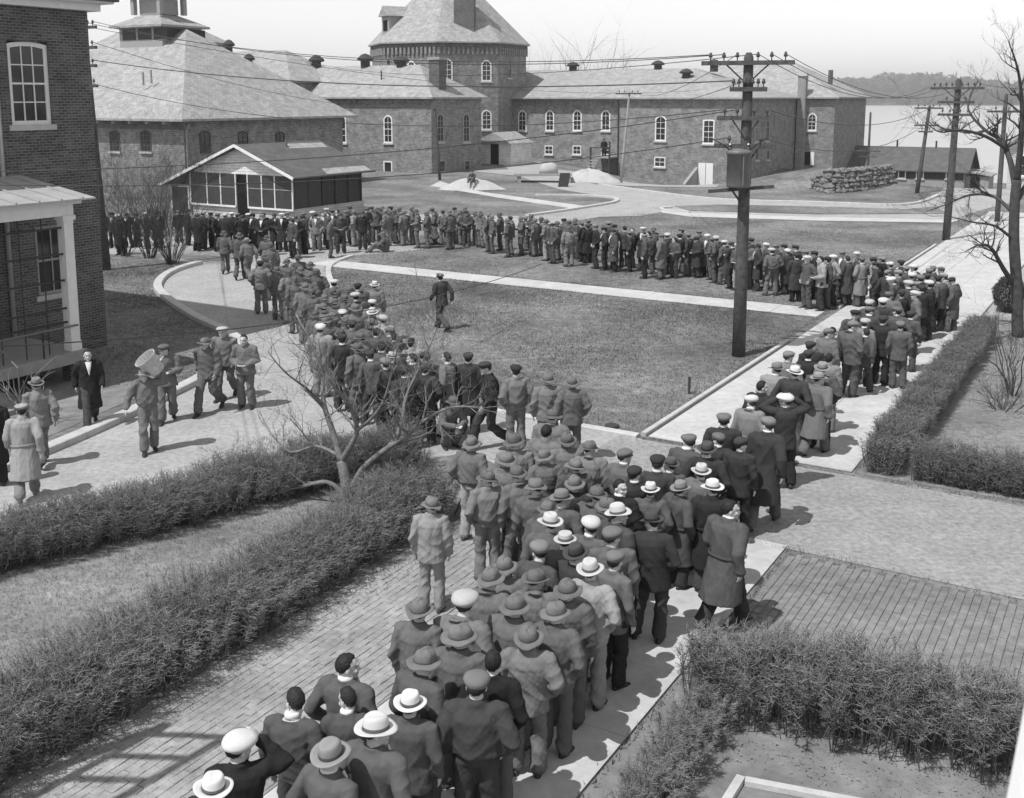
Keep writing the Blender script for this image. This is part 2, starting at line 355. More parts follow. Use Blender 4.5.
# brick pavements
def paving(name, n0, n1, s0, s1, material, jitter, keep, bw=.102, bl=.21, gap=.009, gl=.009, h=.010, vis=None, bedmat='mortar_bed'):
    bed = struct(sheet(name, [NS(n0-.02,s0-.02), NS(n1+.02,s0-.02), NS(n1+.02,s1+.02), NS(n0-.02,s1+.02)], .010, bedmat))
    cols = int((n1-n0)/(bw+gap)); rows = int((s1-s0)/(bl+gl)); cells = []
    for i in range(cols):
        for j in range(rows + (i % 2)):
            s = s0 + (j + (.5 if i % 2 == 0 else 0))*(bl+gl)
            l = bl
            if i % 2 and j == 0: s += bl/4; l = bl/2
            if s + l/2 > s1: continue
            cells.append((n0+(i+.5)*(bw+gap), s + (0 if True else 0), l))
    cells.sort(key=lambda c: vis(c[0], c[1]))
    base = []
    for q in range(3):
        mm = MB(frame(0,0)); b = .004
        x, y = bw/2, bl/2
        mm.add([(-x,-y,-.02),(x,-y,-.02),(x,y,-.02),(-x,y,-.02),(-x,-y,h-b),(x,-y,h-b),(x,y,h-b),(-x,y,h-b),(-x+b,-y+b,h),(x-b,-y+b,h),(x-b,y-b,h),(-x+b,y-b,h)],
               [(0,1,5,4),(1,2,6,5),(2,3,7,6),(3,0,4,7),(4,5,9,8),(5,6,10,9),(6,7,11,10),(7,4,8,11),(8,9,10,11)])
        o = mm.build('brick', material, bed); base.append(o.data); C.objects.unlink(o); bpy.data.objects.remove(o)
    rest = MB()
    for k, (n, s, l) in enumerate(cells):
        p = NS(n + random.gauss(0, jitter*.12), s + random.gauss(0, jitter*.2)); z = .014 + random.gauss(0, jitter*.14); rx, ry, rz = (random.gauss(0, jitter*1.2), random.gauss(0, jitter*1.2), random.gauss(0, jitter*1.6))
        M_ = Matrix.Translation((p.x,p.y,z)) @ Matrix.Rotation(rz,4,'Z') @ Matrix.Rotation(rx,4,'X') @ Matrix.Rotation(ry,4,'Y')
        if k < keep and l == bl:
            o = link('brick', base[k % 3], bed); o.matrix_local = M_
        else:
            sc = l/bl
            i0 = len(rest.v)
            for v in base[0].vertices:
                c = v.co.copy()
                if sc != 1: 
                    nn, ss = ns_of(c); c = NS(nn, ss*sc, c.z)
                rest.v.append(tuple(M_ @ c))
            rest.f += [tuple(i0+q for q in f.vertices) for f in base[0].polygons]
    stuff(rest.build('bricks', material, bed))
paving('brick_driveway', -4.38, 4.5, 11.7, 15.75, 'paver', .012, 300, vis=lambda n, s: abs(n+1.9)*.7 + abs(s-13.6))
paving('brick_path', -9.55, -7.27, 4.5, 15.75, 'old_paver', .018, 300, gap=.006, gl=.006, h=.007, bedmat='worn_bed', vis=lambda n, s: abs(n+8.7)*.5 + abs(s-9.3))

# far shore
def far_shore():
    xs = np.linspace(-3200, 3200, 120); rows = [(1740,-8),(1790,-3),(1900,14),(2100,30),(2400,40),(2800,44)]
    mm = MB(); vs = []
    for y, z in rows:
        for x in xs:
            k = .72 + .28*math.sin(x*.0021+1.3) + .12*math.sin(x*.0073+y*.01)
            vs.append((x, y + 60*math.sin(x*.0015), z*k if z > 0 else z))
    nx = len(xs); mm.v = vs; mm.f = [(j*nx+i, j*nx+i+1, (j+1)*nx+i+1, (j+1)*nx+i) for j in range(len(rows)-1) for i in range(nx-1)]
    struct(mm.build('far_shore', 'far_hill', smooth=True, uv=False))
    # the leafless wood on it, one mass
    N = 4200; K = 46
    x = rng.uniform(150, 1500, N); d = rng.uniform(0, 1, N)**1.3; y = 1760 + 60*np.sin(x*.0015) + d*520
    zb = np.interp(y-60*np.sin(x*.0015), [r[0] for r in rows], [r[1] for r in rows]) * (.72+.28*np.sin(x*.0021+1.3))
    h = rng.uniform(11, 24, N) * (1 + .28*np.sin(x*.016+1)+.15*np.sin(x*.041)); r = h*rng.uniform(.3,.5,N)
    V = []; F = []
    ph = rng.uniform(0, 2*np.pi, (N,K)); cz = rng.uniform(-1, 1, (N,K)); rr = rng.uniform(.45, 1, (N,K))
    sx = np.sqrt(1-cz**2)*np.cos(ph)*rr; sy = np.sqrt(1-cz**2)*np.sin(ph)*rr; sz = cz*rr
    c = np.stack([x[:,None]+sx*r[:,None], y[:,None]+sy*r[:,None], zb[:,None]+h[:,None]*(.58+.42*sz)], -1)
    t1 = rng.normal(0, 1, (N,K,3)); t2 = rng.normal(0, 1, (N,K,3)); s = (h*.10)[:,None,None]
    tri = np.stack([c+t1*s, c+t2*s, c-(t1+t2)*s*.7], 2).reshape(-1, 3)
    me = bpy.data.meshes.new('far_wood'); nt_ = len(tri)//3
    me.vertices.add(len(tri)); me.vertices.foreach_set('co', tri.astype(np.float32).ravel())
    me.loops.add(len(tri)); me.loops.foreach_set('vertex_index', np.arange(len(tri), dtype=np.int32))
    me.polygons.add(nt_); me.polygons.foreach_set('loop_start', np.arange(0, len(tri), 3, dtype=np.int32)); me.update(); me.validate()
    me.materials.append(MATS['far_wood']); o = stuff(link('far_wood', me)); tag(o, 'hazy leafless wood along the far bank of the river', 'wood')
far_shore()

# ================================================================== BUILDINGS
def hitS(px, py, s):
    """where a sight line meets the upright plane s = const; returns n, z"""
    r = ray(px, py); t = s / (r.x*UX + r.y*UY); return t*(r.x*NX + r.y*NY), EYE + t*r.z
def hitN(px, py, n):
    r = ray(px, py); t = n / (r.x*NX + r.y*NY); return t*(r.x*UX + r.y*UY), EYE + t*r.z
def face_front(s0):                                  # faces the camera side (-U): u = n
    return lambda u, d, z: tuple(NS(u, s0 - d, z))
def face_side(n0):                                   # faces +N: u = s
    return lambda u, d, z: tuple(NS(n0 + d, u, z))
def outline(u0, u1, z0, z1, rise, k=7):
    pts = [(u0, z0), (u1, z0)]
    if rise <= 0: return pts + [(u1, z1), (u0, z1)]
    for i in range(k+1):
        t = i/k; u = u1 + (u0-u1)*t; pts.append((u, z1 - rise + rise*math.sin(math.pi*t)**.8 if 0 < t < 1 else z1-rise))
    return pts
def window(parent, wp, u0, u1, z0, z1, rise=.25, cols=2, rows=4, fw=.10, d0=0.0, bars=True, panes=False, framemat='white_paint', sill=True, glass='glass', bw_=.035):
    o_ = outline(u0, u1, z0, z1, rise); i_ = outline(u0+fw, u1-fw, z0+fw, z1-fw, rise*.8 if rise > 0 else 0)
    n = len(o_); m = MB(wp); vs = []
    for d in (d0-.02, d0+.05):
        vs += [(u, d, z) for u, z in o_] + [(u, d, z) for u, z in i_]
    fs = []
    for k in range(n):
        l = (k+1) % n
        fs += [(2*n+k, 2*n+l, 3*n+l, 3*n+k), (k, 2*n+k, 2*n+l, l) , (n+k, n+l, 3*n+l, 3*n+k)]
    m.add(vs, fs); fr = m.build('window', framemat, parent)
    uu0, uu1, zz0, zz1 = u0+fw, u1-fw, z0+fw, z1-fw
    if panes:
        for i in range(cols):
            for j in range(rows):
                a = uu0+(uu1-uu0)*i/cols; b = uu0+(uu1-uu0)*(i+1)/cols; c = zz0+(zz1-zz0)*j/rows; d = zz0+(zz1-zz0)*(j+1)/rows
                dd = d0 + .006 + (.015 if j >= rows/2 else 0); t = random.uniform(-.002, .002)
                MB(wp).poly([(a,dd,c),(b,dd+t,c),(b,dd+t,d),(a,dd,d)]).build('pane', glass, fr)
    else:
        MB(wp).poly([(u, d0+.006, z) for u, z in i_]).build('pane', glass, fr)
    if bars:
        m = MB(wp)
        for i in range(1, cols):
            u = uu0+(uu1-uu0)*i/cols; m.box(u-bw_/2, u+bw_/2, d0+.01, d0+.04, zz0, zz1-(rise*.1 if rise > 0 else 0))
        for j in range(1, rows):
            z = zz0+(zz1-zz0)*j/rows; hb = bw_*(1.6 if j*2 == rows else 1); m.box(uu0, uu1, d0+.012, d0+.043, z-hb/2, z+hb/2)
        m.build('glazing_bar', framemat, fr)
    if sill:
        MB(wp).box(u0-.1, u1+.1, d0-.02, d0+.14, z0-.14, z0).build('sill', 'kerb_stone', fr)
    return fr
def hip(m, n0, n1, s0, s1, ze, zr, over=.5, ridge='n', g0=None, g1=None):
    """hip roof on the grid; the ridge runs along n or s; g0/g1: inset of the ridge ends"""
    n0 -= over; n1 += over; s0 -= over; s1 += over
    if ridge == 'n':
        h = (s1-s0)/2; a = g0 if g0 is not None else h; b = g1 if g1 is not None else h; sm = (s0+s1)/2
        r0 = NS(n0+a, sm, zr); r1 = NS(n1-b, sm, zr)
    else:
        h = (n1-n0)/2; a = g0 if g0 is not None else h; b = g1 if g1 is not None else h; nm = (n0+n1)/2
        r0 = NS(nm, s0+a, zr); r1 = NS(nm, s1-b, zr)
    A, B, Cc, D = NS(n0,s0,ze), NS(n1,s0,ze), NS(n1,s1,ze), NS(n0,s1,ze)
    e = Vector((0,0,-.16)); vs = [A,B,Cc,D,r0,r1,A+e,B+e,Cc+e,D+e]
    if ridge == 'n': fs = [(0,1,5,4),(1,2,5),(2,3,4,5),(3,0,4)]
    else: fs = [(0,1,4),(1,2,5,4),(2,3,5),(3,0,4,5)]
    fs += [(6,7,1,0),(7,8,2,1),(8,9,3,2),(9,6,0,3),(9,8,7,6)]
    return m.add(vs, fs)
def gbox(n0, n1, s0, s1, z0, z1): return MB(frame(0,0)).box(n0, n1, s0, s1, z0, z1)
def ventilator(parent, p, r, h):
    m = MB(); m.lathe([(r*.6,-.3),(r*.6,h*.5),(r,h*.55),(r*1.05,h*.7),(r*.5,h),(.02,h*1.1)], 10, p); m.build('roof_vent', 'dark_wood', parent, smooth=False)

# ---- brick house at the left edge, with its porch
def left_house():
    n0, s1 = -25.3, 19.8
    t = thing('brick_house', 'dark brick house with white sash window and columned porch at left edge', 'house', NS(n0, s1))
    w = gbox(n0-11, n0-.3, 6, s1, -.3, 9.3)
    wu0, wu1, wz0, wz1 = 17.32, 18.5, 6.28, 8.42
    vu0, vu1, vz0, vz1 = 17.75, 18.75, 1.75, 3.6
    for (a, b, c, d) in ((6, vu0, -.3, 9.3), (vu1, s1, -.3, 9.3)): w.box(n0-.3, n0, a, b, c, d)
    w.box(n0-.3, n0, vu0, vu1, -.3, vz0); w.box(n0-.3, n0, vu0, vu1, vz1, wz0)
    w2 = MB(frame(0,0))
    # upper part re-cut round the sash window
    w = gbox(n0-11, n0-.3, 6, s1, -.3, 9.3)
    w.box(n0-.3, n0, 6, wu0, -.3, 9.3); 
    w.box(n0-.3, n0, wu0, vu0, -.3, wz0); w.box(n0-.3, n0, vu0, wu1, -.3, vz0); w.box(n0-.3, n0, vu0, wu1, vz1, wz0)
    w.box(n0-.3, n0, wu1, vu1, -.3, vz0); w.box(n0-.3, n0, wu1, vu1, vz1, 9.3); w.box(n0-.3, n0, wu0, wu1, wz1, 9.3)
    w.box(n0-.3, n0, vu1, s1, -.3, 9.3)
    w.build('wall', 'brick_near', t)
    wp = face_side(n0)
    window(t, wp, wu0, wu1, wz0, wz1-.01, .07, 3, 4, .11, -.10, panes=True, bw_=.03)
    window(t, wp, vu0, vu1, vz0, vz1, 0, 2, 2, .08, -.10, framemat='grey_paint')
    c = MB(frame(0,0)); c.box(n0-11, n0+.25, 5.8, s1+.25, 9.3, 9.5); c.box(n0-11, n0+.5, 5.8, s1+.5, 9.5, 9.68); c.build('cornice', 'white_paint', t)
    hip(MB(), n0-11.5, n0+.4, 5.8, s1+.4, 9.72, 11.2, .2).build('roof', 'slate_dark', t)
    MB().tube([NS(n0+.08, 16.9, .2), NS(n0+.08, 16.9, 9.3)], .06, 8).build('downpipe', 'grey_paint', t, True)
    d = MB(frame(0,0)); d.box(n0+.003, n0+.05, 15.3, 16.4, .78, 2.9); d.build('door', 'dark_wood', t)
    # porch
    pn = -22.75
    MB(frame(0,0)).box(n0+.002, pn+.15, 9, 17.15, .48, .76).build('porch_deck', 'grey_paint', t)
    for a in (16.7, 13.0): MB(frame(0,0)).box(pn-.35, pn-.02, a, a+.3, -.1, .47).build('porch_pier', 'brick_near', t)
    for s in (17.0, 13.4):
        m = MB(frame(0,0)); m.box(pn-.27, pn+.03, s-.27, s+.03, .762, 1.0); m.box(pn-.25, pn+.01, s-.25, s+.01, 1.0, 3.95); m.box(pn-.26, pn+.02, s-.26, s+.02, 3.95, 4.03); m.box(pn-.3, pn+.06, s-.3, s+.06, 4.03, 4.14)
        m.build('column', 'white_paint', t)
    b = MB(frame(0,0)); b.box(pn-.28, pn+.03, 9, 17.03, 4.142, 4.42); b.box(n0+.002, pn-.281, 16.75, 17.03, 4.142, 4.42); b.box(n0+.002, pn+.14, 9, 17.2, 4.422, 4.52); b.build('beam', 'white_paint', t)
    r = MB(); A = [NS(n0+.002, 9, 5.0), NS(pn+.35, 9, 4.56), NS(pn+.35, 17.45, 4.56), NS(n0+.002, 17.45, 5.0)]
    e = Vector((0,0,-.04)); r.add(A + [p+e for p in A], [(0,1,2,3),(7,6,5,4),(0,4,5,1),(1,5,6,2),(2,6,7,3),(3,7,4,0)])
    rf = r.build('porch_roof', 'tin_roof', t)
    for k in range(10):
        s = 17.1 - k*.6; MB().bar(NS(n0+.01, s, 5.02), NS(pn+.34, s, 4.585), .035, .03).build('seam', 'tin_roof', rf)
    for z in (1.5, 1.85, 2.55, 3.2, 3.85): MB(frame(0,0)).bar((pn-.1, 9, z), (pn-.1, 16.77, z), .045).build('screen_rail', 'iron', t)
    for k in range(8): MB(frame(0,0)).bar((pn-.1, 16.2-k*.62, .77), (pn-.1, 16.2-k*.62, 4.14), .022).build('screen_rod', 'iron', t)
    MB().tube([NS(pn+.1, 9, 1.42), NS(pn+.1, 16.9, 1.42)], .028, 6).build('handrail', 'grey_metal', t)
    for k in range(3): MB().tube([NS(pn+.1, 15.9-k*1.6, .76), NS(pn+.1, 15.9-k*1.6, 1.42)], .025, 6).build('rail_post', 'iron', t)
    st = MB(frame(0,0))
    for k in range(4): st.box(pn+.16, pn+.16+.3*(4-k), 12.2, 14.4, .12*k-.05+.004*k, .12*k+.12)
    st.build('steps', 'grey_paint', t)
    MB().tube([NS(pn+.15, 14.45, 1.6), NS(pn+1.2, 14.45, 1.0), NS(pn+1.2, 14.45, 0)], .022, 6).build('handrail', 'grey_metal', t)
left_house()

# ---- long hip-roofed brick building with the cupola, behind the hut
def cupola_building():
    p = atY(183, 119, 75.0); n0, s0 = ns_of(p); ze = p.z
    t = thing('cupola_building', 'brick building with broad pale hip roof and louvred cupola behind the hut', 'building', NS(n0, s0))
    W, D = 25.0, 17.0
    gbox(n0-W, n0, s0, s0+D, -.4, ze).build('wall', 'brick_far', t)
    gbox(n0-W, n0+.05, s0-.05, s0-.003, ze-.75, ze-.18).build('frieze', 'brick_near', t)
    zr = 12.3
    rf = hip(MB(), n0-W, n0, s0, s0+D, ze, zr, .9, 'n', 9.4, 9.4).build('roof', 'slate', t)
    cn, cs = n0-W/2+1.0, s0+D/2
    # cupola: louvred box, hip roof, open lantern
    cz = atY(157, 38, 86).z; c2 = atY(157, 25, 86).z
    hw = 2.45
    c = gbox(cn-hw, cn+hw, cs-hw*.8, cs+hw*.8, cz-2.2, c2).build('cupola', 'grey_paint', t)
    for k in range(3):
        a = cn-hw+.4+k*1.8; MB(frame(0,0)).box(a, a+1.5, cs-hw*.8-.05, cs-hw*.8-.003, c2-1.1, c2-.25).build('louvre', 'dark_wood', c)
    for k in range(2):
        a = cs-hw*.8+.4+k*2.2; MB(frame(0,0)).box(cn+hw+.003, cn+hw+.05, a, a+1.8, c2-1.1, c2-.25).build('louvre', 'dark_wood', c)
    hip(MB(), cn-hw, cn+hw, cs-hw*.8, cs+hw*.8, c2, c2+1.35, .55, 'n', 2.9, 2.9).build('cupola_roof', 'slate', c)
    lz = c2+.9
    l = MB(frame(0,0)); 
    for a in (-1.5, 1.5):
        for b in (-1.2, 1.2): l.box(cn+a-.18, cn+a+.18, cs+b-.18, cs+b+.18, lz, lz+1.7)
    l.box(cn-1.2, cn+1.2, cs-.9, cs+.9, lz, lz+1.2); l.build('lantern', 'grey_paint', c)
    hip(MB(), cn-1.6, cn+1.6, cs-1.3, cs+1.3, lz+1.72, lz+2.6, .4, 'n', 1.6, 1.6).build('lantern_roof', 'slate', c)
    wf = face_front(s0); ws = face_side(n0)
    for x in (146, 115): 
        n, z = hitS(x, 141, s0); window(t, wf, n-.55, n+.55, z-.75, z+.8, .2, 3, 4, .06, 0, framemat='brick_near')
    for x in (205, 243, 280):
        s, z = hitN(x, 142, n0); window(t, ws, s-.5, s+.5, z-.8, z+.8, .2, 2, 4, .07, 0, framemat='dark_wood', sill=False)
    MB().tube([NS(n0+.1, s0+.4, ze-.3), NS(n0+.1, s0+.15, ze-.9), NS(n0+.1, s0+.15, 0)], .07, 6).build('downpipe', 'grey_paint', t)
    for k in range(14): MB(frame(0,0)).box(n0-W+1+k*1.75, n0-W+1.25+k*1.75, s0-.75, s0-.01, ze-.36, ze-.2).build('rafter_end', 'grey_paint', t)
    for px, py in ((143, 77), (151, 75)):
        q = atY(px, py, 79.5); MB().tube([q+Vector((0,0,-.6)), q+Vector((0,0,.35))], .09, 6).build('vent_pipe', 'pale_wood', rf)
    q = atY(183, 105, 77); ventilator(rf, q+Vector((0,0,-.2)), .3, .4)
    # rear range seen above the roof
    r = thing('rear_range', 'pale roofed range with small dormer beyond the cupola roof', 'building', NS(n0-12, s0+24))
    gbox(n0-34, n0-12, s0+24, s0+34, 0, 8.5).build('wall', 'brick_far', r)
    rr = hip(MB(), n0-34, n0-12, s0+24, s0+34, 8.5, 11.6, .5).build('roof', 'slate', r)
    q = atY(196, 50, 105); nn, ss = ns_of(q)
    dm = gbox(nn-1.6, nn+1.6, ss-1, ss+2.5, q.z-1.4, q.z+.7).build('dormer', 'grey_paint', rr)
    hip(MB(), nn-1.6, nn+1.6, ss-1, ss+2.5, q.z+.7, q.z+2.0, .3).build('dormer_roof', 'slate', dm)
    for k in range(2): MB(frame(0,0)).box(nn-1.2+k*1.3, nn-.2+k*1.3, ss-1.05, ss-1.003, q.z-.6, q.z+.4).build('louvre', 'dark_void', dm)
    for px, py in ((229, 47), (249, 61)):
        ventilator(rr, atY(px, py, 104)+Vector((0,0,-.5)), .55, 1.1)
cupola_building()

# ---- hipped brick wing with tall arched windows
def arched_wing():
    p = G(432, 176.5); n0, s0 = ns_of(p)
    t = thing('brick_wing', 'hip-roofed brick wing with tall white arched windows beside the round tower', 'building', NS(n0, s0))
    D = 8.2; ze = 7.0
    gbox(n0-42, n0, s0, s0+D, -.3, ze).build('wall', 'brick_far', t)
    m = MB(frame(0,0)); m.box(n0-42, n0+.06, s0-.06, s0-.003, ze-.45, ze-.16)
    m.box(n0+.003, n0+.06, s0-.06, s0+D, ze-.45, ze-.16)
    for k in range(60): m.box(n0-.3-k*.7, n0-k*.7, s0-.10, s0-.065, ze-.62, ze-.2)
    m.build('corbel', 'brick_far', t)
    rf = hip(MB(), n0-42, n0, s0, s0+D, ze, 9.95, .5).build('roof', 'slate', t)
    wf = face_front(s0); ws = face_side(n0)
    for x in (342, 388):
        n, zt = hitS(x, 115, s0); _, zb = hitS(x, 143, s0); window(t, wf, n-.5, n+.5, zb, zt, .35, 2, 4, .12)
    n, zt = hitS(388, 161, s0); window(t, wf, n-.5, n+.5, zt-1.1, zt, 0, 1, 1, .12, 0, framemat='white_paint')
    for x in (440, 466):
        s, zt = hitN(x, 113, n0); _, zb = hitN(x, 142, n0); window(t, ws, s-.55, s+.55, zb, zt, .35, 2, 4, .12, framemat='grey_paint')
    for x in (442, 467):
        s, zt = hitN(x, 160, n0); window(t, ws, s-.5, s+.5, zt-1.1, zt, 0, 1, 1, .12, framemat='grey_paint')
    q = NS(n0-1.0, s0+2.6); ch = gbox(n0-1.6, n0-.5, s0+2.0, s0+3.1, 7.2, 10.3).build('chimney', 'brick_near', t)
    gbox(n0-1.7, n0-.4, s0+1.9, s0+3.2, 10.3, 10.55).build('chimney_cap', 'grey_paint', ch)
    for px, h in ((292, 1.2), (366, 1.2), (418, .9)):
        pp = atY(px, 68, p.y+9); nn, ss = ns_of(pp); ventilator(rf, NS(nn, s0+D/2, 9.8), .75, h)
    b = NS(n0-7, s0+2, 8.3); MB().tube([b, b+Vector((0,0,1.1))], .07, 6).build('vent_pipe', 'dark_wood', rf)
arched_wing()

# ---- octagonal tower
def tower():
    D = 120.0; c = atY(449, 97, D); c.z = 0; Rr = 8.5
    t = thing('octagonal_tower', 'large octagonal brick tower with tall pale conical roof', 'tower', c)
    tocam = math.atan2(-c.y, -c.x)
    ang = [tocam - R(8) + R(45)*k for k in range(8)]         # corners, counter-clockwise
    ze = 12.6
    pt = lambda a, r, z: Vector((c.x + r*math.cos(a), c.y + r*math.sin(a), z))
    MB().prism([pt(a, Rr, 0) for a in ang], -.5, ze).build('wall', 'brick_far', t)
    MB().prism([pt(a, Rr+.18, 0) for a in ang], ze-.55, ze-.05).build('cornice', 'brick_near', t)
    cb = MB()
    for k in range(8):
        A = pt(ang[k], Rr+.1, 0); B = pt(ang[(k+1)%8], Rr+.1, 0); d = (B-A)
        for j in range(13):
            p = A + d*((j+.5)/13); cb.bar((p.x,p.y,ze-1.25), (p.x,p.y,ze-.56), .26, .26)
    cb.build('corbel', 'brick_far', t)
    eave = [pt(a, Rr+.45, ze) for a in ang]; m = MB(); zt = 21.4
    m.add([p for p in eave] + [p+Vector((0,0,-.14)) for p in eave] + [Vector((c.x,c.y,zt))], [(k,(k+1)%8,16) for k in range(8)] + [(8+k,8+(k+1)%8,(k+1)%8,k) for k in range(8)] + [tuple(range(8,16))[::-1]])
    rf = m.build('roof', 'slate', t)
    # chimney on the camera side
    q = atY(465, 41, D-6.0); z0 = q.z
    gx = Vector((math.cos(tocam-R(10)), math.sin(tocam-R(10)),0)); gy = Vector((-gx.y, gx.x, 0))
    def loc(a, b, z): return tuple(Vector((q.x,q.y,0)) + gx*a + gy*b + Vector((0,0,z)))
    ch = MB(loc).box(-.6,.6,-1.05,1.05,z0-.6,z0+6.8).build('chimney', 'brick_near', t)
    MB(loc).box(-.7,.7,-1.15,1.15,z0+6.8,z0+7.1).build('chimney_cap', 'kerb_stone', ch)
    h = atY(451, 34, D-6.4)
    MB().box(h.x-.35,h.x+.35,h.y-.4,h.y+.6,h.z-.4,h.z+.3).build('roof_hatch', 'white_paint', rf)
    # dormer on the left
    a = tocam - R(62); d0 = pt(a, 6.6, 0); gx2 = Vector((math.cos(a), math.sin(a),0)); gy2 = Vector((-gx2.y, gx2.x,0)); zb = atY(395, 33, D-2).z
    loc2 = lambda x, y, z: tuple(d0 + gx2*x + gy2*y + Vector((0,0,z)))
    dm = MB(loc2).box(-2.5,.9,-.9,.9,zb-.8,zb+1.6).build('dormer', 'grey_paint', rf)
    MB(loc2).add([(1.2,-1.2,zb+1.6),(1.2,1.2,zb+1.6),(1.2,0,zb+2.7),(-3.5,-1.2,zb+1.6),(-3.5,1.2,zb+1.6),(-3.5,0,zb+2.7)], [(0,1,2),(5,4,3),(0,2,5,3),(1,4,5,2),(0,3,4,1)]).build('dormer_roof', 'slate', dm)
    MB(loc2).box(.903,.95,-.5,.5,zb+.1,zb+1.2).build('louvre', 'dark_void', dm)
    # windows on the camera-side faces
    def facewp(k):
        A = pt(ang[k], Rr, 0); B = pt(ang[(k+1)%8], Rr, 0); d = (B-A).normalized(); o = Vector((d.y,-d.x,0))
        return lambda u, dd, z: tuple(A + d*u + o*dd + Vector((0,0,z)))
    L = 2*Rr*math.sin(R(22.5))
    f1 = facewp(0)
    window(t, f1, L*.72, L*.72+1.1, 8.6, 10.8, .4, 2, 4, .14); window(t, f1, L*.72, L*.72+1.1, 3.6, 5.7, .4, 2, 4, .14)
    window(t, f1, L*.08, L*.08+1.1, 8.6, 10.9, .4, 2, 4, .14)
    f0 = facewp(7)
    window(t, f0, L*.45, L*.45+1.0, 9.0, 10.7, .4, 2, 4, .14)
    for k in (0, 1): window(t, f0, L*.05+k*.9, L*.05+k*.9+.6, 9.6, 11.0, .3, 1, 2, .12, framemat='brick_buff')
    window(t, facewp(1), L*.3, L*.3+1.0, 9.0, 11.0, .4, 1, 2, .12, framemat='brick_far')
tower()

